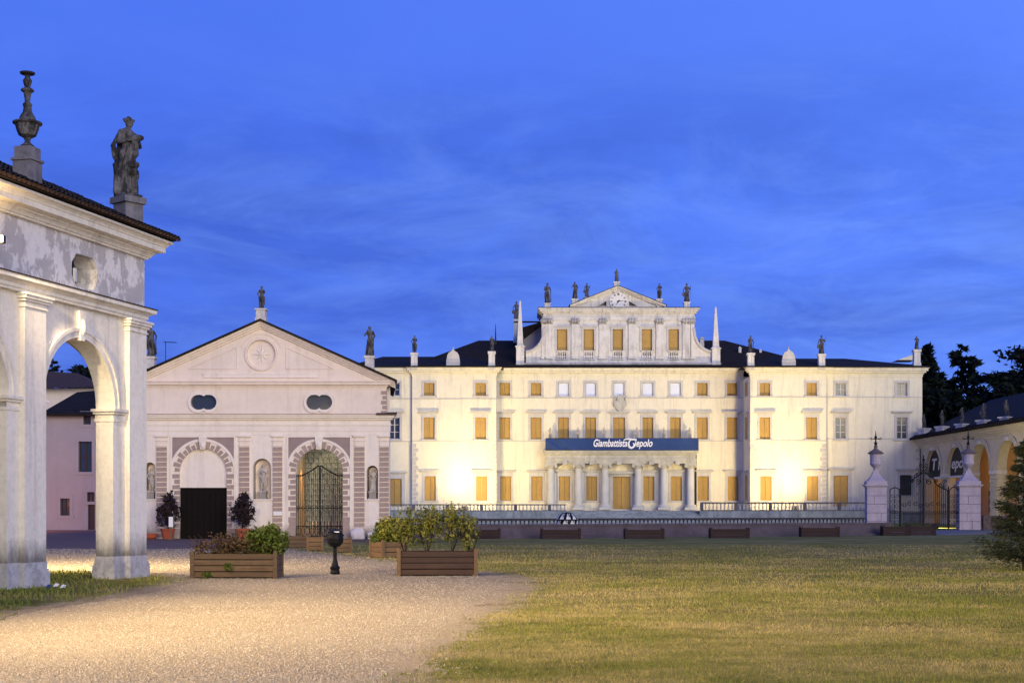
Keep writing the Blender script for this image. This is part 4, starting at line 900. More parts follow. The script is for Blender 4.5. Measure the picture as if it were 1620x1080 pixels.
for i, (dx, hh, rr) in enumerate(((-.74, 1.30, .38), (-.22, 1.42, .40), (.34, 1.46, .42), (.80, 1.28, .30))):
    t = thing('leafy_shrub', ['leftmost leafy shrub in the dark brown planter', 'second tall leafy shrub from the left in the dark planter', 'third tall leafy shrub from the left in the dark planter', 'rightmost sparse shrub in the dark brown planter'][i], 'shrub', (X+dx, YQ+.4, .45), 0, 'shrubs in the dark brown planter')
    m_ = MB(); r_ = random.Random(i)
    for k in range(6): a = r_.uniform(0, 6.3); m_.tube((X+dx, YQ+.4, .45), (X+dx+.16*math.cos(a), YQ+.4+.14*math.sin(a), .9), .014, .009, 5); m_.tube((X+dx+.16*math.cos(a), YQ+.4+.14*math.sin(a), .9), (X+dx+.3*math.cos(a), YQ+.4+.2*math.sin(a), hh+.05), .009, .004, 5)
    m_.build('stem', M['bark'], t); foliage('foliage', M['leaf_olive'], 1150 if i < 3 else 500, X+dx*.92, YQ+.4, hh-.24, rr*.92, .34, .48, .036, t, 20+i, 9, .75); foliage('foliage', M['leaf_yellow'], 650 if i < 3 else 250, X+dx*.92, YQ+.3, hh-.22, rr*.9, .3, .46, .034, t, 30+i, 9, .75)
X = wx(611, 44.8); planter('wooden_planter', X, 45.2, .74, .74, .48, M['wood_orange'], 'square orange wooden planter with yellow-green shrub behind the dark planter', R(35), 3)
t = thing('yellow_shrub', 'broad yellow-green shrub in the square orange planter', 'shrub', (X, 45.2, .4)); foliage('foliage', M['leaf_yellow'], 1800, X+.12, 45.2, .85, .58, .45, .42, .07, t, 40, 10, .55); foliage('foliage', M['leaf_green'], 700, X-.1, 45.2, .7, .5, .4, .35, .07, t, 41, 10, .55)
for px, wdt, Y, rz, lab, mt in ((464, 1.05, 55.5, 0, 'long low planter box standing on the grass behind the green shrub', 'wood_grey'), (497, .50, 52.0, R(8), 'small pale wooden planter box left of the bin on the grass', 'wood_orange'), (541, .50, 50.0, R(12), 'small mossy planter box partly behind the bin', 'wood_grey')):
    planter('planter_box', wx(px, Y), Y+.25, wdt, .5, .44, M[mt], lab, rz, 3)
# litter bin on its post
YB = EYE*F/(908-HZ); X = wx(530, YB); t = thing('litter_bin', 'black round litter bin on a flared post standing on the gravel', 'litter bin', (X, YB, 0))
m_ = MB(); m_.lathe([(.105, 0), (.115, .05), (.10, .10), (.125, .16), (.085, .20), (.06, .30), (.045, .36), (.042, .6), (.05, .66)], (X, YB, 0), 12); m_.build('post', M['black'], t)
m_ = MB(); m_.lathe([(.04, .63), (.12, .66), (.185, .74), (.20, .84), (.185, .94), (.16, .975)], (X, YB, 0), 20); m_.build('bowl', M['black'], t)
m_ = MB(); m_.lathe([(.165, .975), (.17, .99), (.13, 1.03), (.05, 1.055), (.0, 1.06)], (X, YB, 0), 20); l_ = m_.build('lid', M['black'], t)
m_ = MB(); m_.tube((X-.21, YB, .92), (X+.21, YB, .92), .02); m_.build('hinge', M['iron'], t)
m_ = MB(); m_.box(X+.0, X+.12, YB-.165, YB-.15, .985, 1.01); m_.build('reflector', M['paper'], t)
# ================================================================== VILLA
VC, VW, VO = 144.0, 139.8, 140.15
V = thing('villa', 'grand cream villa with pedimented attic, portico and ochre shuttered windows', 'building', (10.65, 144, 0))
cxp = lambda p: wx(p, VC); czp = lambda p: wz(p, VC)
VWIN = []
def vwin(px, Y, top, bot, wpx, kind, hood=None, d=None, wall_=True):
    cx_ = wx(px, Y); w_ = wpx*Y/F; VWIN.append((cx_, Y, wz(bot, Y), wz(top, Y), w_, kind, hood))
    return rect(cx_-w_/2, cx_+w_/2, wz(bot, Y), wz(top, Y))
H = {'c': [], 'lw': [], 'rw': [], 'ol': [], 'or': [], 'lr': [], 'rr': []}
# top row / middle row / ground row
for px, key, Y in ((679, 'lw', VW), (760.5, 'lw', VW), (798.5, 'c', VC), (848, 'c', VC), (891.5, 'c', VC), (934.5, 'c', VC), (979.5, 'c', VC), (1025, 'c', VC), (1068.5, 'c', VC), (1111, 'c', VC), (1158.5, 'c', VC), (1210, 'rw', VW), (1284, 'rw', VW), (1330, 'or', VO), (1427, 'or', VO), (624, 'ol', VO)):
    k = 'board'
    if 880 < px < 1080: k = 'blind'
    if px > 1320 or px < 650: k = 'glass'
    H[key].append(vwin(px, Y, 605.5, 626, 16.5, k))
    mw = 17 if not 960 < px < 1000 else 19
    H[key].append(vwin(px, Y, 660, 694.5, mw, 'board' if px < 1320 and px > 650 else 'glass', 'flat'))
    if px == 979.5: H[key].append(vwin(983.5, Y, 752, 805, 28, 'door'))
    elif px == 1330: H[key].append(vwin(1330, Y, 752, 801, 23, 'door', 'flat'))
    elif px == 624: H[key].append(vwin(624, Y, 757, 801, 23, 'door', 'flat'))
    elif px == 1427: H[key].append(vwin(1433, Y, 751, 783, 19, 'glass', 'flat'))
    else: H[key].append(vwin(px+1.5, Y, 753, 791.5, 17.5, 'board', 'flat'))
Zg = 1.0
xlw0, xlw1 = wx(652, VW), wx(785, VW); xrw0, xrw1 = wx(1187, VW), wx(1307, VW)
xol0, xor1 = wx(560, VO), wx(1459, VO)
Ztc, Ztw, Zto = wz(596, VC), wz(595, VW), wz(596, VO)
for key, a, b, Y, zt in (('c', xlw1-.5, xrw0+.5, VC, Ztc), ('lw', xlw0, xlw1, VW, Ztw), ('rw', xrw0, xrw1, VW, Ztw), ('ol', xol0, xlw0+.3, VO, Zto), ('or', xrw1-.3, xor1, VO, Zto)):
    m_ = MB(); wall(m_, a, b, Zg, zt, Y, .45, H[key]); m_.build('wall', M['plaster_white'], V)
m_ = MB(); m_.box(xlw0, xlw1-.002, VW+.451, VC+13, Zg, Ztw); m_.box(xrw0+.002, xrw1, VW+.451, VC+13, Zg, Ztw); m_.box(xlw1-.1, xrw0+.1, VC+.451, VC+12.9, Zg, Ztc-.01); m_.box(xol0, xlw0-.002, VO+.451, VC+10, Zg, Zto); m_.box(xrw1+.002, xor1, VO+.451, VC+10, Zg, Zto)
m_.build('side_walls', M['plaster_white'], V)
for cx_, Y, z0, z1, w_, kind, hood in VWIN:
    f = MB(); a, b = cx_-w_/2, cx_+w_/2; fw = .22 if kind != 'door' else .32; p = .05
    f.box(a-fw, a, Y-p, Y+.02, z0-.001, z1); f.box(b, b+fw, Y-p, Y+.02, z0-.001, z1); f.box(a-fw, b+fw, Y-p-.003, Y+.02, z1+.001, z1+fw)
    if kind != 'door': f.box(a-fw-.06, b+fw+.06, Y-.13, Y+.02, z0-.15, z0-.002)
    wo = f.build('door_surround' if kind == 'door' else 'window', M['villa_trim'] if Y == VC or z0 < 4 else M['villa_trim'], V)
    if kind in ('board', 'blind', 'door'):
        nm = {'board': 'shutter_board', 'blind': 'blind', 'door': 'door_leaf'}[kind]; mt = M['blind'] if kind == 'blind' else M['shutter']
        for s_ in ((-1, 1) if kind != 'blind' else (0,)):
            m_ = MB()
            if s_ == 0: m_.box(a+.03, b-.03, Y+.12, Y+.16, z0+.02, z1-.02)
            else:
                xa, xb = (a+.02, cx_-.012) if s_ < 0 else (cx_+.012, b-.02); m_.box(xa, xb, Y+.16, Y+.20, z0+.02, z1-.02)
            m_.build(nm, mt, wo)
    else:
        m_ = MB(); m_.box(a, b, Y+.24, Y+.26, z0, z1); m_.build('pane', M['glass_dark'], wo)
        m_ = MB(); m_.box(a, a+.08, Y+.18, Y+.24, z0, z1); m_.box(b-.08, b, Y+.18, Y+.24, z0, z1); m_.box(a, b, Y+.182, Y+.24, z0, z0+.08); m_.box(a, b, Y+.182, Y+.24, z1-.08, z1); m_.box(cx_-.05, cx_+.05, Y+.178, Y+.24, z0, z1)
        n = 3 if z1-z0 > 1.8 else 2
        for i in range(1, n): zz = z0+(z1-z0)*i/n; m_.box(a, b, Y+.19, Y+.24, zz-.03, zz+.03)
        m_.build('sash', M['win_frame'] if z0 > 4 else M['win_dark'], wo)
    if hood:
        m_ = MB(); zt = z1+fw+.18; m_.box(a-fw+.0, b+fw-.0, Y-.04, Y+.02, z1+fw+.001, zt); m_.box(a-fw-.15, b+fw+.15, Y-.16, Y+.02, zt+.001, zt+.09); m_.box(a-fw-.24, b+fw+.24, Y-.30, Y+.02, zt+.092, zt+.20); m_.build('hood', M['villa_trim'], wo)
# string courses, cornices, quoins
m_ = MB()
for a, b, Y, zz in ((xlw1, xrw0, VC, czp(628.5)), (xlw0, xlw1, VW, wz(630, VW)), (xrw0, xrw1, VW, wz(627, VW)), (xol0, xlw0, VO, wz(630, VO)), (xrw1, xor1, VO, wz(627, VO)),
                    (xlw1, xrw0, VC, czp(696.5)), (xlw0, xlw1, VW, wz(696.5, VW)), (xrw0, xrw1, VW, wz(696, VW)), (xol0, xlw0, VO, wz(697, VO)), (xrw1, xor1, VO, wz(693, VO))): m_.box(a, b, Y-.045, Y+.02, zz-.10, zz)
m_.build('string_course', M['villa_trim'], V)
def vc(a, b, Y, z0, z1, l, r): 
    m = MB(); h = z1-z0; cornice(m, a, b, Y, [(.05, z0, z0+h*.25), (.12, z0+h*.25+.001, z0+h*.42), (.30, z0+h*.42+.001, z0+h*.60), (.46, z0+h*.60+.001, z0+h*.85), (.56, z0+h*.85+.001, z1)], l, r, .46); return m
vc(xlw1, xrw0, VC, Ztc, czp(581), False, False).build('cornice', M['plaster_white'], V)
vc(xlw0, xlw1, VW, Ztw, wz(580, VW), True, True).build('cornice', M['plaster_white'], V); vc(xrw0, xrw1, VW, Ztw, wz(580, VW), True, True).build('cornice', M['plaster_white'], V)
vc(xol0, xlw0-.01, VO, Zto, wz(581, VO), False, False).build('cornice', M['plaster_white'], V); vc(xrw1+.01, xor1, VO, Zto, wz(581, VO), False, True).build('cornice', M['plaster_white'], V)
qm = MB(); qm.box(-.5, .5, -.5, .5, -.5, .5); qme = qm.mesh('quoin'); qme.materials.append(M['villa_trim'])
for xq, s_, Y in ((xlw0, 1, VW), (xlw1, -1, VW), (xrw0, 1, VW), (xrw1, -1, VW), (xor1, -1, VO)):
    for i in range(15):
        wd = .62 if i % 2 else .42; o = link('quoin', qme, None, V, (xq+s_*(wd/2-.03), Y-.01, Zg+.5+i*.42)); o.scale = (wd, .10, .34)
# side windows on the right wing's return wall
for (t_, b_) in ((605, 626), (660, 694), (752, 790)):
    y_ = (VW+VC)/2; m_ = MB(); X = xrw0; m_.box(X-.06, X+.01, y_-.8, y_+.8, wz(b_, y_)-.12, wz(t_, y_)+.2); wo = m_.build('window', M['villa_trim'], V)
    m_ = MB(); m_.box(X-.08, X-.062, y_-.58, y_+.58, wz(b_, y_), wz(t_, y_)); m_.build('shutter_board', M['shutter'], wo)
    if b_ > 630: m_ = MB(); m_.box(X-.28, X-.061, y_-1.0, y_+1.0, wz(t_, y_)+.35, wz(t_, y_)+.5); m_.build('hood', M['villa_trim'], wo)
# portico
PY = 143.3; PX = lambda p: wx(p, PY); PZ = lambda p: wz(p, PY)
COLS = [871.5, 915.5, 957.5, 1009.5, 1050.5, 1092.5]; PF = 1.22
for p in COLS:
    X = PX(p); r = .38; zt = PZ(733)
    m_ = MB(); m_.lathe([(r, .0), (r*.99, 1.5), (r*.86, zt-PF-1.0)], (X, PY+.1, PF+.5), 18); m_.build('column', M['col_white'], V, smooth=False)
    m_ = MB(); m_.cbox(X, PY+.1, PF, 1.25, 1.25, .22); m_.lathe([(.60, .22), (.62, .30), (.54, .36), (.57, .42), (.51, .5)], (X, PY+.1, PF), 18); m_.build('column_base', M['col_white'], V)
    m_ = MB(); m_.lathe([(.43, 0), (.47, .06), (.44, .1), (.52, .22), (.60, .34)], (X, PY+.1, zt-.5), 16); m_.cbox(X, PY+.1, zt-.16, 1.2, 1.2, .155)
    for s_ in (-1, 1): m_.tube((X+s_*.48, PY-.45, zt-.25), (X+s_*.48, PY+.65, zt-.25), .15, .15, 10)
    m_.build('capital', M['portico'], V)
    m_ = MB(); m_.box(X-.42, X+.42, VC-.14, VC+.01, PF, zt); m_.build('pilaster', M['col_white'], V)
xa, xb = PX(863), PX(1101)
m_ = MB(); zt0, zt1 = PZ(733), PZ(711); h = zt1-zt0
for o, f0, f1 in ((-.05, 0, .14), (.0, .14, .30), (.06, .30, .36), (-.08, .36, .62), (.06, .62, .70), (.18, .70, .80), (.34, .80, .92), (.40, .92, 1)): m_.box(xa-o*.6, xb+o*.6, PY-.42-o, VC+.02, zt0+h*f0+.001, zt0+h*f1)
m_.build('entablature', M['portico'], V)
for p in (893, 936, 979, 1030, 1071):
    m_ = MB(); m_.cbox(PX(p), PY-.5, zt0-.12, .45, .3, .35); m_.build('bracket', M['portico'], V)
ac = wx(983.5, VC); za = czp(748)
m_ = MB(); ring(m_, ac, za-1.0, 1.95, 2.22, VC-.35, VC+.02, 28, 152, 16); m_.box(ac-2.0, ac+2.0, VC-.36, VC+.02, za-.08, za+.16); m_.box(ac-1.5, ac+1.5, VC-.14, VC+.02, za-.35, za-.081); m_.build('door_pediment', M['portico'], V)
# coat of arms, downpipe
X = wx(981, VC); m_ = MB(); m_.prism([(X-.62, czp(634)), (X+.62, czp(634)), (X+.66, czp(641)), (X+.30, czp(648)), (X, czp(651)), (X-.30, czp(648)), (X-.66, czp(641))], VC-.22, VC+.01)
m_.lathe([(.30, 0), (.42, .15), (.30, .35), (.36, .5), (.05, .6)], (X, VC-.12, czp(634)), 10, 1, .35); [m_.lathe([(.02, 0), (.10, .2), (.02, .5)], (X+d, VC-.16, czp(633)), 6, 1, .5) for d in (-.55, .55)]; m_.build('coat_of_arms', M['villa_trim'] if False else M['portico'], V)
m_ = MB(); X = wx(1100.5, VC); m_.tube((X, VC-.12, 1.5), (X, VC-.12, czp(716)), .09); m_.build('downpipe', M['iron_grey'], V)
# banner
BN = thing('banner', 'long navy blue cloth banner with white lettering hung over the portico', 'banner', (PX(983), PY-.9, PZ(712)))
bx0, bx1, bz0, bz1 = PX(862.5), PX(1103.5), PZ(712), PZ(693.5); by = PY-.86
nx_, nz_ = 120, 8; vs, fs = [], []
for j in range(nz_+1):
    for i in range(nx_+1):
        u, v_ = i/nx_, j/nz_; x = bx0+(bx1-bx0)*u; z = bz0+(bz1-bz0)*v_
        wr = .13*math.sin(u*55+v_*6)*max(0, .28-u)*4+.015*math.sin(u*33+2*v_); z -= .05*math.sin(u*math.pi*5)**2*(v_ if u < .3 else 0)
        vs.append((x, by+wr, z))
for j in range(nz_):
    for i in range(nx_): a = j*(nx_+1)+i; fs.append((a, a+1, a+nx_+2, a+nx_+1))
m_ = MB(); m_.v = vs; m_.f = fs; m_.build('cloth', M['banner'], BN, smooth=True)
m_ = MB(); m_.box(bx0, bx1, by+.04, by+.07, bz0+.03, bz1-.05); m_.build('backing', M['banner'], BN)
m_ = MB(); m_.tube((bx0, by+.06, bz1-.01), (bx1, by+.06, bz1-.01), .035); m_.tube((bx0, by+.06, bz0+.0), (bx1, by+.06, bz0+.0), .05); m_.build('rail', M['iron_grey'], BN)
def text(s_, size, x, y, z, parent, mat, shear=0.0, off=.0, width=None, rot=(90, 0, 0), name='lettering'):
    cu = bpy.data.curves.new('t', 'FONT'); cu.body = s_; cu.size = size; cu.shear = shear; cu.offset = off; cu.extrude = .012
    o = bpy.data.objects.new('t', cu); C.objects.link(o); bpy.context.view_layer.update(); me = bpy.data.meshes.new_from_object(o.evaluated_get(bpy.context.evaluated_depsgraph_get())); bpy.data.objects.remove(o)
    me.materials.clear(); me.materials.append(mat); o = link(name, me, None, parent, (x, y, z)); o.rotation_euler = tuple(R(q) for q in rot)
    xs = [v.co.x for v in me.vertices]
    if width: k = width/(max(xs)-min(xs)); o.scale = (k, 1, 1)
    return o
text('Giambattista', 1.0, PX(937), by-.09, PZ(706.5), BN, M['letter'], .28, .022, PX(990)-PX(937))
text('iepolo', 1.0, PX(1002), by-.09, PZ(706.5), BN, M['letter'], .28, .022, PX(1030.5)-PX(1002))
m_ = MB()      # swash initial T
pts = [(985.5, 697.5), (987, 695.3), (992, 694.6), (1000, 695.6), (1004, 695.2), (1005.5, 696.5), (1003, 698)]
def brush(pts, r0, r1):
    n = len(pts)
    for i in range(n-1):
        f = i/(n-1); w0 = r0+(r1-r0)*math.sin(math.pi*f); w1 = r0+(r1-r0)*math.sin(math.pi*(i+1)/(n-1)); (a, b), (c, d) = pts[i], pts[i+1]
        m_.tube((PX(a), by-.09, PZ(b)), (PX(c), by-.09, PZ(d)), w0, w1, 6)
brush(pts, .03, .10); brush([(998, 695.6), (994.5, 698), (993, 701.5), (993.3, 705.5), (995.5, 708.5), (999, 708.6), (1001.8, 706), (1002, 702.5), (999.8, 701.2)], .04, .12); m_.build('lettering', M['letter'], BN)
BL = ['leftmost of the six statues over the banner', 'second statue from the left over the banner', 'third statue from the left over the banner', 'fourth statue from the left over the banner', 'fifth statue from the left over the banner', 'rightmost of the six statues over the banner']
for i, p in enumerate((870.5, 914, 955.5, 1007.5, 1050, 1091.5)): statue('small stone statue, '+BL[i], p, 693.5, 675.5, 711, PY-.1, 'bcadcb'[i], .62, 'small statues on the portico balcony', M['statue_pale'], pmat=M['portico'])
# attic storey
ax0, ax1 = cxp(860), cxp(1099); AYY = VC+.35
att = []
ATW = (889.5, 932, 978, 1024, 1066.5)
for p in ATW: att.append(rect(cxp(p-8.2), cxp(p+8.2), czp(553.5), czp(520)))
for p in ATW: att.append(rect(cxp(p-8.2), cxp(p+8.2), czp(567), czp(555.6)))
m_ = MB(); wall(m_, ax0, ax1, czp(579), czp(500), AYY, .5, att); m_.build('attic_wall', M['villa_upper'], V)
m_ = MB(); m_.box(ax0+.01, ax1-.01, AYY+.51, AYY+7, czp(579), czp(487)); m_.build('attic_body', M['villa_upper'], V)
for p in ATW:
    X0, X1 = cxp(p-8.2), cxp(p+8.2); m_ = MB(); m_.box(X0-.22, X0, AYY-.06, AYY+.02, czp(554), czp(520)); m_.box(X1, X1+.22, AYY-.06, AYY+.02, czp(554), czp(520)); m_.box(X0-.22, X1+.22, AYY-.063, AYY+.02, czp(520)+.001, czp(517)); m_.box(X0-.3, X1+.3, AYY-.16, AYY+.02, czp(517)+.001, czp(515.5)); wo = m_.build('window', M['villa_trim'], V)
    m_ = MB(); m_.box(X0+.05, X1-.02, AYY+.18, AYY+.22, czp(553.5), czp(520)-.02); m_.build('shutter_board', M['shutter'], wo)
    m_ = MB(); m_.box(X0-.1, X1+.1, AYY-.14, AYY+.3, czp(555.5), czp(554)); m_.box(X0-.1, X1+.1, AYY-.14, AYY+.3, czp(568.5), czp(567)); bo = m_.build('window_balustrade', M['villa_upper'], V)
    for i in range(5):
        m_ = MB(); m_.lathe([(.06, 0), (.12, .18), (.05, .45), (.10, .66), (.10, .72)], (X0+.08+(X1-X0-.16)*i/4, AYY-.0, czp(567)), 8); m_.build('baluster', M['villa_upper'], bo)
for p in (868.5, 910, 954, 1000.5, 1044, 1086, 1096.3, 859.5):
    X = cxp(p); w_ = .36 if p not in (1096.3, 859.5) else .17
    m_ = MB(); m_.box(X-w_, X+w_, AYY-.12, AYY+.02, czp(566.5), czp(512)); m_.box(X-w_-.06, X+w_+.06, AYY-.18, AYY+.02, czp(567.4), czp(565)); m_.build('pilaster', M['villa_upper'], V)
    m_ = MB(); m_.box(X-w_-.05, X+w_+.05, AYY-.2, AYY+.02, czp(512)+.001, czp(510.5)); [m_.lathe([(.03, 0), (.15, .1), (.16, .3), (.05, .5)], (X+q_*w_*.75, AYY-.16, czp(510.3)), 8) for q_ in (-1, 0, 1)]; m_.box(X-w_-.12, X+w_+.12, AYY-.24, AYY+.02, czp(507.5), czp(506.2)); m_.build('capital', M['villa_dirty'], V)
m_ = MB(); cornice(m_, ax0, ax1, AYY, [(.10, czp(506)+.001, czp(500)), (.02, czp(500)+.001, czp(495)), (.20, czp(495)+.001, czp(492.5)), (.36, czp(492.5)+.001, czp(489.5)), (.50, czp(489.5)+.001, czp(487))], True, True, 6.9); m_.build('attic_cornice', M['villa_upper'], V)
m_ = MB(); cornice(m_, ax0, ax1, AYY, [(.54, czp(487)+.002, czp(486))], True, True, 6.9); m_.build('attic_ledge', M['roof'], V)
m_ = MB(); m_.box(cxp(816), cxp(1141), AYY-.35, AYY+.6, czp(580)-.12, czp(573.5)); m_.box(cxp(816)-.1, cxp(1141)+.1, AYY-.5, AYY+.6, czp(581)-.1, czp(579.4)-.1); m_.build('attic_plinth', M['villa_dirty'], V)
# attic pediment with clock
pcx = cxp(977.5); ph_ = cxp(1050)-pcx; pz0, pz1 = czp(486), czp(456)
m_ = MB(); lin = lambda x: pz0+(pz1-pz0)*max(0, 1-abs(x-pcx)/ph_)+.001
th = []
for s_ in (-1, 1):
    xa_, xb_ = sorted((pcx+s_*(cxp(999)-cxp(981)), pcx+s_*(cxp(1012)-cxp(981)))); zb_ = czp(483.5)
    th.append((xa_, xb_, (lambda z: lambda x: z)(zb_), (lambda s2, a_, b_, z: (lambda x: z+.50*((b_-x)/(b_-a_) if s2 > 0 else (x-a_)/(b_-a_))))(s_, xa_, xb_, zb_), True))
wall(m_, pcx-ph_, pcx+ph_, pz0, lin, AYY-.1, .4, th, 12); m_.build('pediment', M['villa_upper'], V)
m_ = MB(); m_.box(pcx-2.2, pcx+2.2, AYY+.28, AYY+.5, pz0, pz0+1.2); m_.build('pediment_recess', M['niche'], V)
m_ = MB()
for s_ in (-1, 1):
    for o, dz, t_ in ((.18, .0, .12), (.34, .12, .10), (.46, .22, .12)):
        m_.prism([(pcx+s_*(ph_+.2), pz0+dz-.14), (pcx, pz1+dz-.08), (pcx, pz1+dz+t_-.08), (pcx+s_*(ph_+.2), pz0+dz+t_-.14)], AYY-.1-o, AYY+.3)
m_.build('raking_cornice', M['villa_upper'], V)
m_ = MB()
for s_ in (-1, 1): m_.prism([(pcx+s_*(ph_+.3), pz0+.16), (pcx, pz1+.24), (pcx, pz1+.30), (pcx+s_*(ph_+.3), pz0+.22)], AYY-.6, AYY+7)
m_.build('attic_roof', M['roof'], V)
kx, kz = cxp(978.5), czp(476.5); m_ = MB(); m_.v = []; n = 32; m_.prism([(kx+.88*math.cos(2*math.pi*i/n), kz+.88*math.sin(2*math.pi*i/n)) for i in range(n)], AYY-.22, AYY-.08); ck = m_.build('clock', M['paper'], V)
m_ = MB()
for i in range(12):
    a = math.pi/2-i*math.pi/6; c_, s_ = math.cos(a), math.sin(a)
    def seg(r0, r1, off_, w_=.03):
        P = [(kx+r0*c_-off_*s_-w_*s_, kz+r0*s_+off_*c_+w_*c_), (kx+r1*c_-off_*s_-w_*s_, kz+r1*s_+off_*c_+w_*c_), (kx+r1*c_-off_*s_+w_*s_, kz+r1*s_+off_*c_-w_*c_), (kx+r0*c_-off_*s_+w_*s_, kz+r0*s_+off_*c_-w_*c_)]
        m_.prism(P, AYY-.235, AYY-.221)
    strokes = [3, 1, 2, 3, 2, 1, 2, 3, 3, 2, 1, 2][i]
    for q_ in range(strokes): seg(.60, .80, (q_-(strokes-1)/2)*.07, .022)
m_.build('numerals', M['iron'], ck)
for a, l_, w_ in ((90-84, .66, .05), (90-214, .45, .065)):
    a = R(a); c_, s_ = math.cos(a), math.sin(a); m_ = MB(); m_.prism([(kx-.15*c_-w_*s_, kz-.15*s_+w_*c_), (kx+l_*c_, kz+l_*s_), (kx-.15*c_+w_*s_, kz-.15*s_-w_*c_)], AYY-.26, AYY-.24); m_.build('clock_hand', M['iron'], ck)
# volutes
for s_, (p0, p1) in ((-1, (832, 861)), (1, (1098, 1128))):
    xa_, xb_ = cxp(p0), cxp(p1)
    def curve(x, s=s_, a=xa_, b=xb_):
        u = (x-a)/(b-a) if s < 0 else (b-x)/(b-a); u = min(1, max(0, u)); return czp(556)+(czp(519)-czp(556))*(1-math.sqrt(max(0, 1-u**2.0)))
    m_ = MB(); wall(m_, xa_, xb_, czp(574), curve, AYY-.02, .6, []); m_.build('volute', M['villa_upper'], V)
    m_ = MB(); pts = [(xa_+(xb_-xa_)*i/16, AYY-.1, curve(xa_+(xb_-xa_)*i/16)+.03) for i in range(17)]; m_.path(pts, .14, 6); m_.build('volute_moulding', M['villa_trim'], V)
# obelisks
for p, b_, t_, lab in ((823, 547, 474, 'tall pale obelisk left of the villa attic'), (1133, 550, 484, 'tall pale obelisk right of the villa attic')):
    X = cxp(p); t = thing('obelisk', lab, 'obelisk', (X, AYY, czp(579)), 0, 'obelisks flanking the attic')
    m_ = MB(); m_.cbox(X, AYY, czp(579), .80, .80, czp(b_)-czp(579)-.1); m_.cbox(X, AYY, czp(b_)-.1, .98, .98, .1); m_.build('pedestal', M['villa_upper'], t)
    m_ = MB(); m_.lathe([(.12, 0), (.14, .1), (.10, .18)], (X-.22, AYY-.2, czp(b_)), 8); m_.frustum(X, AYY, czp(b_)+.12, czp(t_+3), .62, .62, .16, .16); m_.frustum(X, AYY, czp(t_+3)+.001, czp(t_), .22, .22, .02, .02); m_.cbox(X, AYY, czp(b_), .70, .70, .12); m_.build('shaft', M['villa_upper'], t)
# villa roofs
def hip(name, xa, xb, ya, yb, z0, z1, xr0, xr1, yr):
    m = MB(); A_, B_, Cc, D_ = (xa, ya, z0), (xb, ya, z0), (xb, yb, z0), (xa, yb, z0); E_, F_ = (xr0, yr, z1), (xr1, yr, z1)
    m.face(A_, B_, F_, E_); m.face(B_, Cc, F_); m.face(Cc, D_, E_, F_); m.face(D_, A_, E_); m.face(D_, Cc, B_, A_)
    m.box(xa, xb, ya-.02, ya+.3, z0-.12, z0-.002); m.build(name, M['roof'], V)
zr0 = wz(579.5, VW)
hip('roof', xlw0-.7, xrw1+.7, VC-.6, VC+16, czp(580.5), wz(538.5, 152), wx(757, 152), wx(1146, 152), 152)
hip('roof', xlw0-.7, xlw1+.7, VW-.65, 152, zr0, wz(562, 146), xlw0+4, xlw1-3.5, 146)
hip('roof', xrw0-.7, xrw1+.7, VW-.65, 152, zr0, wz(562, 146), xrw0+3.5, xrw1-3.5, 146)
hip('roof', xol0-.7, xlw0+4, VO-.6, VC+12, wz(580, VO), wz(564, 149), xol0+2, wx(700, 149), 149)
hip('roof', xrw1-6, xor1+.7, VO-.6, VC+12, wz(580, VO), wz(567, 149), wx(1230, 149), xor1-5.5, 149)
m_ = MB(); X0 = wx(1418, 147); X1 = wx(1447, 147); m_.prism([(X0, wz(570, 147)), (X1, wz(570, 147)), (X1, wz(560, 147))], 146.5, 149); m_.build('gable_end', M['plaster_white'], V)
# rear block with chimneys behind the left volute
m_ = MB(); m_.box(cxp(829), cxp(862), VC+3, VC+8, czp(560), wz(519, 148)); m_.build('rear_block', M['pink_house'], V)
m_ = MB(); Xa, Xb = wx(813, 147), wx(858, 147); m_.box(Xa, Xb, VC+2.2, VC+2.5, wz(511.5, 147), wz(509.5, 147)); m_.prism([(wx(824, 147), wz(540, 147)), (wx(862, 147), wz(511, 147)), (wx(862, 147), wz(508.5, 147)), (wx(822, 147), wz(520, 147))], VC+2.4, VC+9); m_.build('rear_roof', M['roof'], V)
for px, t_, b_, wpx in ((1110.5, 533, 548, 9), (1170.5, 548, 560, 6), (1203, 552, 562, 5)):
    X = wx(px, 148); w_ = wpx*148/F; m_ = MB(); m_.cbox(X, 148, wz(b_, 148)-1, w_*.7, w_*.7, wz(t_+3, 148)-wz(b_, 148)+1); m_.frustum(X, 148, wz(t_+3, 148)+.001, wz(t_, 148), w_, w_, w_*.2, w_*.2); m_.build('chimney', M['villa_upper'], V)
m_ = MB(); X = wx(784, 147); m_.tube((X, 147, wz(545, 147)), (X, 147, wz(512, 147)), .10, .02); m_.build('spike', M['iron_grey'], V)
# ogee gablets on the eaves
for px, Y, lab in ((717, VW, 'left'), (1247, VW, 'right')):
    X = wx(px, Y); zb_ = wz(571, Y); m_ = MB()
    pr = [(0, 1.15), (.08, 1.08), (.16, .95), (.40, .80), (.55, .55), (.60, .25), (.66, 0)]
    m_.prism([(X+a, zb_+b) for a, b in pr]+[(X-a, zb_+b) for a, b in reversed(pr[1:])], VW-.3, VW+.1); m_.lathe([(.05, 0), (.09, .1), (.02, .26)], (X, VW-.1, zb_+1.12), 8); m_.cbox(X, VW-.1, zb_-.6, 1.3, .6, .6); m_.build('gablet', M['villa_trim'], V)
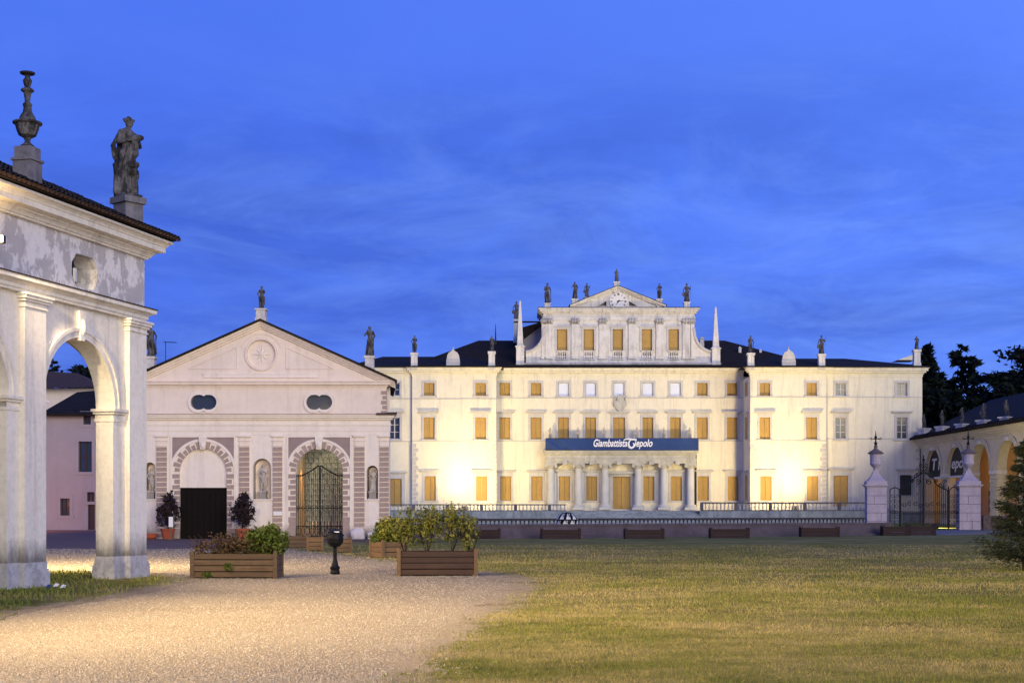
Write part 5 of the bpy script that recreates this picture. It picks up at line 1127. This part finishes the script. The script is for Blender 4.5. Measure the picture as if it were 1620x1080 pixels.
# villa statues
for px, b_, t_, pd, Y, v, lab in (
    (866, 484-4, 447.5, 488, AYY, 'b', 'statue on the left end of the villa attic cornice'), (909.5, 473, 445.5, 489, AYY, 'a', 'statue left of the clock pediment foot'), (928.5, 470.5, 448, 476, AYY+5.5, 'd', 'darker statue rising behind the left slope of the clock pediment'),
    (975.5, 446, 425.5, 462, AYY, 'b', 'dark statue at the apex of the clock pediment'), (1043, 473, 448, 489, AYY, 'c', 'statue right of the clock pediment foot'), (1086.5, 478, 448.5, 488, AYY, 'd', 'statue on the right end of the villa attic cornice'),
    (655.5, 558, 530.5, 582, VW-.2, 'c', 'statue on the eaves at the left corner of the left wing'), (778, 556, 531, 582, VW-.2, 'a', 'statue on the eaves near the left obelisk'), (1187.5, 558.5, 531, 582, VW-.2, 'b', 'statue on the eaves near the right obelisk'),
    (1299.5, 560, 531, 582, VW-.2, 'd', 'statue on the eaves at the right corner of the right wing'), (1450, 553, 531, 578, VO+.4, 'a', 'statue on the roof at the far right end of the villa'), (817, 500+5, 477, 540, AYY+6, 'd', 'dark statue behind the left obelisk')):
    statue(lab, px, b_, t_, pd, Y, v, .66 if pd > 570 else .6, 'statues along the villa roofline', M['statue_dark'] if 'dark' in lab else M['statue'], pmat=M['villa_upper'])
# terrace, steps, balustrades
T0, T1 = wx(600, 130), wx(1376, 130); sx0, sx1 = wx(897, 130), wx(1107, 130)
m_ = MB(); m_.box(T0, sx0, 130, 140.2, 0, 1.16); m_.box(sx1, T1+3, 130, 140.2, 0, 1.16); m_.box(sx0-.01, sx1+.01, 131.5, 144.3, 0, 1.155); m_.box(xol0, sx0, 140.201, 144.3, 0, 1.158); m_.box(sx1, xor1+.5, 140.201, 144.3, 0, 1.158)
for s_ in (sx0, sx1):
    pass
m_.build('terrace', M['terrace'], kind='structure')
m_ = MB()
for i in range(9): m_.box(sx0+.02+.0, sx1-.02, 131.5-.42*(i+1), 131.5-.42*i, 0, 1.155-(i+.0)*.125-.001*i)
m_.build('terrace_steps', M['terrace'], kind='structure')
def balustrade(name, lab, p0, p1, z0, zt, r, step, post_every, mat, rail_mat, th=.16):
    t = thing(name, lab, 'balustrade', (p0[0], p0[1], z0)); d = Vector((p1[0]-p0[0], p1[1]-p0[1], 0)); Ln = d.length; d.normalize(); nn = Vector((-d.y, d.x, 0)); n = int(Ln/step)
    def bar(a, b, za, zb, hw, mb):
        q = [Vector((p0[0], p0[1], 0))+d*a+nn*hw, Vector((p0[0], p0[1], 0))+d*b+nn*hw, Vector((p0[0], p0[1], 0))+d*b-nn*hw, Vector((p0[0], p0[1], 0))+d*a-nn*hw]; k = len(mb.v)
        mb.v += [(v.x, v.y, za) for v in q]+[(v.x, v.y, zb) for v in q]; mb.f += [tuple(k+i for i in f) for f in ((0, 1, 2, 3), (4, 7, 6, 5), (0, 4, 5, 1), (1, 5, 6, 2), (2, 6, 7, 3), (3, 7, 4, 0))]
    h = zt-z0
    m = MB(); bar(-.1, Ln+.1, zt-h*.16, zt, th, m); m.build('rail', rail_mat, t); m = MB(); bar(-.1, Ln+.1, z0, z0+h*.12, th*.9, m); m.build('plinth', rail_mat, t)
    hb = h*.72; mm = MB(); mm.lathe([(r*.8, 0), (r*.8, hb*.08), (r*.45, hb*.14), (r, hb*.36), (r*.45, hb*.72), (r*.6, hb*.86), (r*.8, hb*.92), (r*.8, hb)], (0, 0, 0), 8); me = mm.mesh('baluster'); me.materials.append(mat)
    for i in range(n+1):
        a = Ln*i/n
        P = Vector((p0[0], p0[1], 0))+d*a
        if i % post_every == 0: m = MB(); bar(a-r*1.6, a+r*1.6, z0+h*.12, zt-h*.16, r*1.6, m); m.build('post', rail_mat, t)
        else: link('baluster', me, None, t, (P.x, P.y, z0+h*.12))
    return t
balustrade('terrace_balustrade', 'grey balustrade on the terrace left of the villa steps', (T0, 130.2), (sx0-.2, 130.2), 1.16, wz(797, 130), .085, .335, 9, M['villa_trim'], M['rail_grey'])
balustrade('terrace_balustrade', 'grey balustrade on the terrace right of the villa steps', (sx1+.2, 130.2), (T1+.4, 130.2), 1.16, wz(794, 130), .085, .335, 9, M['villa_trim'], M['rail_grey'])
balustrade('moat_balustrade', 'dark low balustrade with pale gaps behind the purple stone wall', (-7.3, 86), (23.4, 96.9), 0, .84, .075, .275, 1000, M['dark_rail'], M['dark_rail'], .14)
# low wall and troughs
w0, w1 = Vector((-5.85, 69.9, 0)), Vector((20.8, 79.6, 0)); dw = (w1-w0).normalized(); rzw = math.atan2(dw.y, dw.x); Lw = (w1-w0).length
LW = thing('low_wall', 'low purple-grey stone wall with coping in front of the villa', 'wall', tuple(w0), rzw, local=True)
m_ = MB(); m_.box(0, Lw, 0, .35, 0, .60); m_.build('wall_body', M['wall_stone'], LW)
m_ = MB(); m_.box(-.0, Lw, -.30, -.002, 0, .12); m_.build('footing', M['wall_stone'], LW)
for i in range(16):
    m_ = MB(); a = Lw*i/16; m_.box(a+.008, a+Lw/16-.008, -.06, .41, .602, .70+random.uniform(-.006, .006)); m_.build('coping_stone', M['wall_stone'], LW)
TR = [(760, 852, 'first dark wooden trough from the left along the low wall'), (887, 852, 'second dark wooden trough along the low wall, below the white ball'), (1019, 852, 'third dark wooden trough along the low wall, below the villa door'), (1154, 851, 'fourth dark wooden trough along the low wall'), (1297, 849, 'dark wooden trough along the low wall left of the gate pillar'), (1417, 847, 'dark wooden trough in front of the left half of the gate'), (1459, 846.5, 'dark wooden trough in front of the right half of the gate')]
for i, (px, py, lab) in enumerate(TR):
    Yt = EYE*F/(py-HZ)
    planter('wooden_trough', wx(px, Yt), Yt+.1 if i < 5 else Yt+.2, 60*Yt/F if i < 5 else 40*Yt/F, .42, 14.2*Yt/F, M['wood_maroon'], lab, R(6), 3, True, 'dark wooden troughs along the low wall')
# round white and black object behind the wall
Yb = 82.0; X = wx(897, Yb); t = thing('patterned_ball', 'round black and white panelled ball standing behind the low wall', 'ball', (X, Yb, 0))
m_ = MB(); m_.lathe([(.01, 0), (.33, .06), (.54, .28), (.61, .58), (.55, .88), (.34, 1.12), (.01, 1.2)], (X, Yb, .06), 20); m_.build('ball_body', M['black'], t, smooth=True)
for r_ in range(2):
    for i in range(9):
        a0_ = i*2*math.pi/9+.3*r_+.1; m_ = MB(); za_, zb_ = ((.60, .78), (.86, 1.17))[r_]
        for j in range(4):
            def sp(aa, u): 
                z = za_+(zb_-za_)*u; zz = (z-.66)/.62; rr = .625*math.sqrt(max(.02, 1-zz*zz)); return (X+rr*math.cos(aa), Yb+rr*math.sin(aa), z)
            for u in range(3): m_.face(sp(a0_+.11*j+.05*u, u/3), sp(a0_+(.11-.015*u)*(j+1)+.05*u, u/3), sp(a0_+(.11-.015*(u+1))*(j+1)+.05*u+.05, (u+1)/3), sp(a0_+.11*j+.05*u+.05, (u+1)/3))
        m_.build('white_panel', M['white_plastic'], t)

# ================================================================== GATE
GPY = 97.0
def gpillar(cx_, wd, lab, rz=0):
    t = thing('gate_pillar', lab, 'pillar', (wx(cx_, GPY), GPY+.7, 0), R(-7), 'stone gate pillars with urns', local=True); z = lambda p: wz(p, GPY); w_ = wd*GPY/F; d_ = 1.35
    n = 5; z1 = z(770)
    for r_ in range(n):
        za_, zb_ = z1*r_/n, z1*(r_+1)/n; cuts = [-w_/2, w_/2] if r_ % 2 == 0 and r_ > 1 else [-w_/2, random.uniform(-.25, .3), w_/2]
        for a, b in zip(cuts[:-1], cuts[1:]):
            m_ = MB(); m_.box(a+.014, b-.014, -d_/2, d_/2, za_+.014, zb_-.014); m_.build('stone_block', M['gate_stone'], t)
    m_ = MB(); m_.box(-w_/2+.03, w_/2-.03, -d_/2+.03, d_/2-.03, 0, z1); m_.build('core', M['gate_stone_dark'], t)
    m_ = MB(); m_.box(-w_/2-.04, w_/2+.04, -d_/2-.04, d_/2+.04, z1+.001, z(768)); m_.box(-w_/2-.14, w_/2+.14, -d_/2-.14, d_/2+.14, z(768)+.001, z(766)); m_.box(-w_/2-.02, w_/2+.02, -d_/2-.02, d_/2+.02, z(766)+.001, z(760.5)); m_.build('cap', M['gate_stone'], t)
    m_ = MB(); hw = w_/2*.92; pr = [(hw, z(760.5)), (hw*.75, z(757)), (hw*.45, z(751)), (hw*.30, z(746)), (hw*.26, z(743))]
    for (a, za_), (b, zb_) in zip(pr[:-1], pr[1:]): m_.frustum(0, 0, za_+.001, zb_, 2*a, 2*a, 2*b, 2*b)
    m_.build('pyramid', M['gate_stone'], t)
    zu = z(743); m_ = MB(); k = 1; m_.lathe([(.12, 0), (.16, .05), (.12, .12), (.22, .22), (.34, .34), (.40, .44), (.37, .50), (.36, .62), (.38, 1.05), (.43, 1.10)], (0, 0, zu), 14); m_.build('urn', M['gate_stone'], t)
    m_ = MB(); m_.lathe([(.52, 1.10), (.54, 1.14), (.42, 1.24), (.22, 1.36), (.12, 1.44), (.10, 1.56), (.16, 1.60), (.05, 1.68)], (0, 0, zu), 14); m_.build('urn_lid', M['gate_stone_dark'], t)
    m_ = MB(); m_.lathe([(.06, 1.66), (.12, 1.80), (.05, 1.92), (.05, 2.10), (.11, 2.2), (.04, 2.34), (.02, 2.62)], (0, 0, zu), 8); m_.tube((-.33, 0, zu+2.1), (.33, 0, zu+2.1), .022); m_.tube((0, -.3, zu+2.1), (0, .3, zu+2.1), .022)
    for s_ in (-1, 1): m_.path([(s_*(.33+.07*math.cos(q*.8)), 0, zu+2.12+.07*math.sin(q*.8)) for q in range(7)], .018, 5)
    m_.build('finial', M['iron'], t); return t
random.seed(8)
gpillar(1389.5, 31, 'left stone gate pillar carrying an urn, standing behind the low wall'); gpillar(1537, 33, 'right stone gate pillar carrying an urn, beside the fir')
IR = thing('wrought_iron_gate', 'tall wrought iron gate with scrolled crest between the two stone pillars', 'gate', (wx(1460, GPY), GPY+.5, 0)); yg = GPY+.5
zi = lambda p: wz(p, yg); xi = lambda p: wx(p, yg)
def curl(m, cx_, cz_, r, turns=1.3, dirn=1, th=.02, a0=0):
    n = 14; m.path([(cx_+dirn*r*(1-.75*i/n)*math.cos(a0+turns*6.28*i/n), yg-.02, cz_+r*(1-.75*i/n)*math.sin(a0+turns*6.28*i/n)) for i in range(n+1)], th, 5)
def gtop(p):
    if p < 1424: return 775-4*math.sin((p-1407)/17*3.14)
    if p < 1500: return 776-22*math.exp(-((p-1462)/22.0)**2)-(6 if 1440 < p < 1480 else 0)
    return 778-8*math.sin((p-1500)/18*3.14)
for nm, pa, pb in (('side_panel', 1408, 1423), ('gate_leaf', 1425.5, 1460), ('gate_leaf', 1462, 1499), ('side_panel', 1502, 1517)):
    fr_ = MB(); n = 10; pts = [(xi(pa+(pb-pa)*i/n), yg, zi(gtop(pa+(pb-pa)*i/n))) for i in range(n+1)]; fr_.path(pts, .035, 6); zb_ = zi(833)
    for zz in (zb_, zi(812), zi(809)): fr_.tube((pts[0][0], yg, zz), (pts[-1][0], yg, zz), .025, None, 6)
    fr_.tube((pts[0][0], yg, zb_), pts[0], .03, None, 6); fr_.tube((pts[-1][0], yg, zb_), pts[-1], .03, None, 6); lf = fr_.build(nm, M['iron'], IR)
    k = int((pb-pa)/2.9)
    if nm == 'gate_leaf':
        for i in range(1, k): p = pa+(pb-pa)*i/k; m_ = MB(); m_.tube((xi(p), yg, zb_), (xi(p), yg, zi(gtop(p)-2)), .024, None, 5); m_.build('bar', M['iron'], lf)
        for i in range(1, 2*k): p = pa+(pb-pa)*i/(2*k); m_ = MB(); m_.tube((xi(p), yg+.02, zb_), (xi(p), yg+.02, zi(811)), .011, None, 4); m_.build('dog_bar', M['iron_grey'], lf)
        c_ = (pa+pb)/2
        for i in range(5): m_ = MB(); curl(m_, xi(pa+4+i*7), zi(gtop(pa+4+i*7)-4), .13, 1.2, 1 if i % 2 else -1, .02, i); m_.build('scroll', M['iron'], lf)
        for i in range(4): m_ = MB(); curl(m_, xi(pa+5+i*8.5), zi(799-3*math.sin(i)), .17, 1.2, 1 if i % 2 else -1, .018, i); m_.build('scroll', M['iron'], lf)
    else:
        for i in range(6):
            for s_ in (-1, 1): m_ = MB(); curl(m_, xi((pa+pb)/2+s_*3.6), zi(826-i*8.4), .16, 1.2, s_, .018, i*.5); m_.build('scroll', M['iron_grey'], lf)
        for s_ in (0,): m_ = MB(); m_.tube((xi((pa+pb)/2), yg, zb_), (xi((pa+pb)/2), yg, zi(gtop((pa+pb)/2)-4)), .018, None, 5); m_.build('bar', M['iron_grey'], lf)
for p, t_ in ((1424.3, 773), (1461, 722), (1500.5, 771)):
    m_ = MB(); m_.tube((xi(p), yg, 0), (xi(p), yg, zi(t_+6)), .055 if p != 1461 else .065, None, 8); m_.lathe([(.07, 0), (.10, .1), (.03, .2), (.06, .28), (.01, .42)], (xi(p), yg, zi(t_+7)), 8); m_.build('post', M['iron'], IR)
m_ = MB()      # crest of scrolls round the central post
for i, (p, q_, r) in enumerate(((1455, 745, .22), (1467, 745, .22), (1449, 752, .18), (1474, 752, .18), (1457, 736, .16), (1465, 736, .16), (1444, 760, .14), (1480, 760, .14), (1489, 768, .2), (1494, 762, .16), (1452, 762, .2), (1470, 762, .2))): curl(m_, xi(p), zi(q_), r, 1.3, 1 if p > 1461 else -1, .028, i*.7)
m_.build('crest', M['iron'], IR)
rw = MB(); rw.box(wx(1556, 98), wx(1600, 98), 98, 98.4, 0, .95); o = rw.build('low_wall', M['gate_stone_dark']); tag(o, 'short dark low wall right of the right gate pillar', 'wall')

# ================================================================== RIGHT BARCHESSA (long wing seen obliquely)
BX = 39.1
B = thing('arcaded_wing', 'long cream arcaded wing with dark roof receding along the right side', 'building', (BX, 120, 0))
BP = 6.75; BO = [134.8-BP*i for i in range(7)]; BH = wz(698, 139); BZT = 7.05
m = MB(); wall(m, 88, 139.3, 0, 7.3, 0, .7, [arch(c, 2.45, 4.45) for c in BO], 24)
m.v = [(BX+y, x, z) for x, y, z in m.v]; m.f = [tuple(reversed(f)) for f in m.f]; m.build('wall', M['cream'], B)
m = MB()
for o_, z0, z1 in ((.08, 7.05, 7.3), (.14, 7.302, 7.45), (.28, 7.452, 7.62), (.42, 7.622, 7.82), (.55, 7.822, 7.95)): m.box(BX-o_, BX+1, 88, 139.3+o_, z0, z1)
m.build('cornice', M['cream'], B)
m = MB(); xr = BX+7; m.v = [(BX-.75, 88, 7.97), (BX-.75, 140.1, 7.97), (xr, 140.1, 11.8), (xr, 88, 11.8), (BX+14.7, 140.1, 7.97), (BX+14.7, 88, 7.97)]; m.f = [(0, 1, 2, 3), (3, 2, 4, 5), (1, 4, 2), (0, 3, 5), (0, 5, 4, 1)]; m.build('roof', M['roof'], B)
m = MB(); 
for i in range(60): y = 139.9-i*.62; m.tube((BX-.80, y, 8.0), (BX-.2, y, 8.33), .13, .13, 6)
m.build('eave_tiles', M['roof'], B, kind='stuff')
m = MB(); m.box(BX+5.2, BX+5.6, 88, 139.3, 0, 7.3); m.box(BX, BX+5.6, 139.0, 139.4, 0, 7.3); m.build('rear_wall', M['lamplit_plaster'], B)
m = MB(); m.box(BX+.7, BX+5.2, 88, 139, 6.98, 7.2); m.build('ceiling', M['cream'], B)
for c in BO:
    m = MB(); ring(m, c, 4.45, 2.45, 2.95, -.10, .02, 0, 180, 22); m.v = [(BX+y, x, z) for x, y, z in m.v]; m.build('archivolt', M['cream_brick'], B)
    m = MB(); m.box(BX-.22, BX+.02, c-.3, c+.3, 6.75, 7.05); m.build('keystone', M['villa_trim'], B)
    for s_ in (-1, 1):
        m = MB(); m.box(BX-.12, BX+.75, c+s_*2.9-.47, c+s_*2.9+.47, 4.2, 4.48); m.build('impost', M['villa_trim'], B)
        m = MB(); m.box(BX-.10, BX+.73, c+s_*2.9-.46, c+s_*2.9+.46, 0, .45); m.build('pier_base', M['villa_trim'], B)
bb = MB(); bb.box(-.5, .5, -.5, .5, -.5, .5); bbm = bb.mesh('stone_block'); bbm.materials.append(M['cream_brick'])
for i, c in enumerate(BO[:6]):
    for k in range(11):
        wd = 1.74 if k % 2 else 1.5; o = link('stone_block', bbm, None, B, (BX-.02, c+BP/2, .64+k*.33)); o.scale = (.14, wd, .29)
# banners in the arches, lit passage inside
LBL = ['far', 'near']
for i, (c, txt) in enumerate(((BO[0], '(G'), (BO[1], 'epo'))):
    t = thing('black_banner', ['black banner with white swash letter in the farthest arch of the right wing', 'black banner with white letters epo in the second arch of the right wing'][i], 'banner', (BX+.9, c, 4.0), 0, 'black banners in the arcaded wing')
    m = MB(); n = 16; pts = [(c-2.4, 4.3)]+[(c-2.4*math.cos(math.pi*k/n), 4.45+2.4*math.sin(math.pi*k/n)) for k in range(n+1)]+[(c+2.4, 4.3)]; m.xprism(pts, BX+.22, BX+.27); m.build('cloth', M['banner_black'], t)
    if i: text('epo', 1.35, BX+.19, c+2.0, 4.95, t, M['villa_trim'], .2, .02, 3.3, (90, 0, -90))
    else:
        text('T', 1.5, BX+.19, c+1.4, 4.95, t, M['villa_trim'], .2, .03, 1.5, (90, 0, -90)); text('i', 1.7, BX+.19, c-.7, 4.95, t, M['villa_trim'], .2, .03, .5, (90, 0, -90))
    m = MB(); m.box(BX+.18, BX+.32, c-2.42, c+2.42, 4.1, 4.3); m.build('rail', M['villa_trim'], t)
    lp = thing('hall_lamp', ['warm lamp glowing inside the farthest arch of the right wing', 'warm lamp glowing inside the second arch of the right wing'][i], 'lamp', (BX+1.1, c, 5.7), 0, 'lamps inside the arcaded wing')
    m = MB(); m.lathe([(.05, 0), (.2, .08), (.24, .3), (.06, .45)], (BX+1.1, c, 5.7), 10); m.build('lamp_body', M['lamp_orange'], lp); point('lamp_light', (BX+1.5, c, 5.3), 70, (1, .52, .18), .25, lp)
m = MB(); m.box(BX+4.9, BX+5.19, BO[0]-2.1, BO[0]-.6, 0, 3.0); m.build('inner_door', M['wood_dark'], B)
m = MB(); m.box(BX+5.0, BX+5.19, BO[4]-1.6, BO[4]+1.6, 0, 4.6); m.build('inner_door', M['win_dark'], B)
for i, (p, t_, b_, q_) in enumerate(((1461.5, 655, 677, 688), (1490, 648, 674, 686), (1522, 644, 670, 683), (1556, 638, 664, 678), (1592, 632, 659, 674))):
    X = BX+.25; Y = X*F/(p-810); statue(['statue on the right wing roof nearest the villa corner', 'second statue from the villa on the right wing roof', 'third statue from the villa on the right wing roof', 'fourth statue from the villa on the right wing roof', 'statue on the right wing roof nearest the photo edge'][i], X=X, Y=Y, z0=wz(b_, Y), h=wz(t_, Y)-wz(b_, Y), ph=wz(b_, Y)-8.0, v='bcadb'[i], pw=.85, rz=R(-60), group='statues along the right wing roof', pmat=M['pedestal'])

# ================================================================== FLOODLIGHTS of the villa
for s_, X, lab in ((-1, -4.3, 'warm floodlight on the terrace in front of the left wing'), (1, 26.1, 'warm floodlight on the terrace in front of the right wing')):
    Yl = 134.0; t = thing('floodlight', lab, 'floodlight', (X, Yl, 1.16), 0, 'terrace floodlights')
    m_ = MB(); m_.box(X-.3, X+.3, Yl-.15, Yl+.1, 1.25, 1.6); m_.cbox(X, Yl, 1.162, .3, .2, .09); m_.build('lamp_housing', M['iron_grey'], t); m_ = MB(); m_.box(X-.26, X+.26, Yl+.102, Yl+.12, 1.28, 1.57); m_.build('lamp_glass', M['lamp_warm'], t)
    spot('flood_beam', (X, Yl+.25, 1.6), (X-s_*(-1.1), VW, 4.4), 2500, 42, 1.0, (1, .72, .30), .3, t)
    spot('flood_spill', (X-s_*1.5, 131.0, 1.5), (X-s_*3, VW, 8.5), 9500, 125, 1.0, (1, .74, .32), .5, t)
cfl = thing('added_court_floodlight', 'added floodlight on the court grass warming the arcaded wing', 'floodlight', (30, 103, 0))  # added flood that warms the otherwise sky-lit wing front
m_ = MB(); m_.cbox(30, 103, .02, .4, .3, .35); m_.build('lamp_housing', M['iron_grey'], cfl)
spot('flood_beam', (30.2, 103.3, .6), (39, 121, 4.5), 5200, 130, 1.0, (1, .80, .42), .3, cfl)
# ================================================================== HOUSES in the lane behind the arch
HY = 97.0; hx = lambda p: wx(p, HY); hz = lambda p: wz(p, HY)
Hs = thing('lane_house', 'pinkish plastered house with dark roof seen through the left arch', 'house', (hx(115), HY, 0))
HW = [(135, 698, 746, 21), (103, 788, 815, 15), (138, 655, 671, 12), (144, 778, 793, 12)]
m_ = MB(); wall(m_, hx(20), hx(215), 0, hz(654), HY, .4, [rect(hx(p-w_/2), hx(p+w_/2), hz(b_), hz(t_)) for p, t_, b_, w_ in HW]+[rect(hx(139), hx(150), 0.01, hz(797))]); m_.box(hx(20), hx(215), HY+.41, HY+9, 0, hz(654)); m_.build('wall', M['pink_house'], Hs)
for p, t_, b_, w_ in HW:
    a, b = hx(p-w_/2), hx(p+w_/2); f = MB()
    for (xa_, xb_, za_, zb_) in ((a-.22, a, hz(b_), hz(t_)), (b, b+.22, hz(b_), hz(t_)), (a-.22, b+.22, hz(t_)+.001, hz(t_)+.2), (a-.3, b+.3, hz(b_)-.2, hz(b_)-.001)):
        f.box(xa_, xb_, HY-.05, HY+.02, za_, zb_)
    wo = f.build('window', M['pink_house'], Hs); m_ = MB(); m_.box(a, b, HY+.25, HY+.28, hz(b_), hz(t_)); m_.build('pane', M['glass_dark'], wo)
    m_ = MB(); m_.box((a+b)/2-.04, (a+b)/2+.04, HY+.18, HY+.25, hz(b_), hz(t_)); m_.box(a, b, HY+.182, HY+.25, hz((t_+b_)/2)-.04, hz((t_+b_)/2)+.04); m_.box(a, a+.07, HY+.181, HY+.25, hz(b_), hz(t_)); m_.box(b-.07, b, HY+.181, HY+.25, hz(b_), hz(t_)); m_.build('sash', M['win_dark'], wo)
m_ = MB(); m_.box(hx(139), hx(150), HY+.2, HY+.3, 0, hz(797)); m_.build('door', M['win_dark'], Hs)
m_ = MB(); ya, za_ = HY-.5, hz(655); yb, zb_ = HY+5, wz(612, HY+5)
m_.face((hx(10), ya, za_), (hx(225), ya, za_), (wx(225, yb), yb, wz(611, yb)), (wx(122, yb), yb, wz(620, yb)), (wx(70, HY), HY, wz(650, HY)), (hx(10), ya+.6, za_+.2)); m_.box(hx(10), hx(225), ya, ya+.2, za_-.14, za_-.002); m_.build('roof', M['roof'], Hs)
Hb = thing('rear_house', 'pale upper house with low tiled roof behind the lane house', 'house', (wx(60, 112), 112, 0))
m_ = MB(); m_.box(wx(-40, 112), wx(150, 112), 112, 120, 0, wz(614, 112)); m_.build('wall', M['garage'], Hb); m_ = MB(); m_.v = [(wx(-60, 111), 111, wz(616, 111)), (wx(156, 111), 111, wz(612, 111)), (wx(160, 111), 122, wz(612, 111)), (wx(-60, 116), 116, wz(580, 116)), (wx(122, 116), 116, wz(590, 116))]; m_.f = [(0, 1, 4, 3), (1, 2, 4)]; m_.build('roof', M['tile'], Hb)
ls = thing('lane_lamp', 'orange street lamp in the lane beside the pink house', 'street lamp', (wx(20, 92), 92, 0)); X = wx(28, 92)
m_ = MB(); m_.tube((X, 92, 0), (X, 92, 2.6), .05); m_.build('lamp_post', M['iron'], ls); m_ = MB(); m_.lathe([(.06, 0), (.18, .1), (.2, .35), (.05, .5)], (X, 92, 2.6), 10); m_.build('lamp_head', M['lamp_orange'], ls); point('lamp_light', (X+.5, 91.0, 1.7), 480, (1, .36, .10), .2, ls)

# ================================================================== TREES
def conifer(name, lab, X, Y, h, rad, nb, mat, leaf, seed, layered=False, n=26, grp=None, droop=.12, z0=0, top=.0, first=.08, lwid=.30):
    t = thing(name, lab, 'tree', (X, Y, z0), 0, grp); r = np.random.default_rng(seed); tr = MB(); tr.tube((X, Y, z0), (X, Y, z0+h*.97), rad*.06+.02, .02, 8)
    Vs = []
    for i in range(nb):
        u = (i+r.random())/nb; zz = z0+h*(first+(1-first)*u)
        L_ = rad*((1-u)**.75+top*(u > .6))*(.55+.6*r.random())+.04*rad; a = r.random()*6.283
        if layered: L_ = rad*(1-.35*u)*(.35+.75*r.random())*(1 if u < .93 else .5)
        ex, ey = X+L_*math.cos(a), Y+L_*math.sin(a); ez = zz+(-droop*L_ if not layered else .10*L_*r.normal())+.25*L_*(u > .85)
        tr.tube((X, Y, zz), (ex, ey, ez), .012*h*.12+.006*L_, .004, 4, False)
        m = int(n*(.3+L_/rad)); f = .15+.85*r.random(m)**.8
        P = np.stack([X+(ex-X)*f, Y+(ey-Y)*f, zz+(ez-zz)*f], 1); sp = L_*(.10+.20*(1-f))*(1.5 if layered else 1)
        P += r.normal(size=(m, 3))*np.stack([sp, sp, sp*(.22 if layered else .45)], 1)
        d = np.stack([np.full(m, math.cos(a)), np.full(m, math.sin(a)), np.full(m, -.1)], 1)+r.normal(0, .55, (m, 3)); d /= np.linalg.norm(d, axis=1)[:, None]
        b = np.cross(d, r.normal(size=(m, 3))); b /= np.linalg.norm(b, axis=1)[:, None]; s = leaf*(.5+r.random(m))[:, None]
        Vs.append(np.stack([P-d*s*.5, P+b*s*lwid, P+d*s, P-b*s*lwid], 1))
    tr.build('trunk', M['bark'], t); VV = np.concatenate(Vs).reshape(-1, 3)-np.array((X, Y, z0)); me = npmesh('crown', VV, np.arange(len(VV)).reshape(-1, 4), mat); o = link('crown', me, None, t); return t
conifer('cedar_tree', 'dark pointed conifer behind the arcaded wing, left of the broad cedar', wx(1521, 185), 185, wz(547, 185), 7.4, 75, M['conifer'], .62, 1, n=85, grp='trees behind the arcaded wing')
conifer('cedar_tree', 'small dark conifer top beside the villa roof corner', wx(1464, 175), 175, wz(546, 175), 4.6, 120, M['conifer'], .7, 2, n=50, grp='trees behind the arcaded wing')
conifer('cedar_tree', 'broad dark cedar with flat layered branches at the right edge', wx(1640, 170), 170, wz(557, 170), 7.0, 120, M['conifer'], .6, 3, True, 150, 'trees behind the arcaded wing', first=.3)
for i, (p, tp, Y, rr) in enumerate(((1488, 596, 190, 5.5), (1548, 624, 178, 6), (1590, 618, 165, 7), (1500, 622, 165, 7), (1558, 632, 168, 7), (1620, 606, 185, 9), (1472, 580, 192, 6))):
    conifer('dark_tree', ['dark evergreen mass behind the villa corner', 'dark rounded evergreen between the two cedars', 'low dark evergreen below the broad cedar', 'dark evergreen behind the first wing statues', 'dark evergreen behind the middle wing statues', 'dark evergreen at the far right edge', 'narrow evergreen against the villa end wall'][i], wx(p, Y), Y, wz(tp, Y), rr, 80, M['conifer'], .8, 10+i, n=110, grp='dark evergreens beyond the wing', top=.12)
conifer('cedar_tree', 'dark cedar seen through the left arch against the sky', wx(150, 150), 150, wz(592, 150), 6.5, 100, M['conifer'], .55, 31, True, 130, first=.4)
conifer('pine_tree', 'bare branched pine seen at the left side of the arch', wx(82, 150), 150, wz(566, 150), 3.2, 70, M['conifer'], .4, 32, n=26)
YF = EYE*F/(903-HZ); conifer('fir_tree', 'young sparse fir with dark green branches at the right edge of the lawn', wx(1622, YF), YF, wz(694, YF), 1.02, 105, M['fir'], .08, 41, n=170, droop=-.30, first=.03, top=.0, lwid=.15)
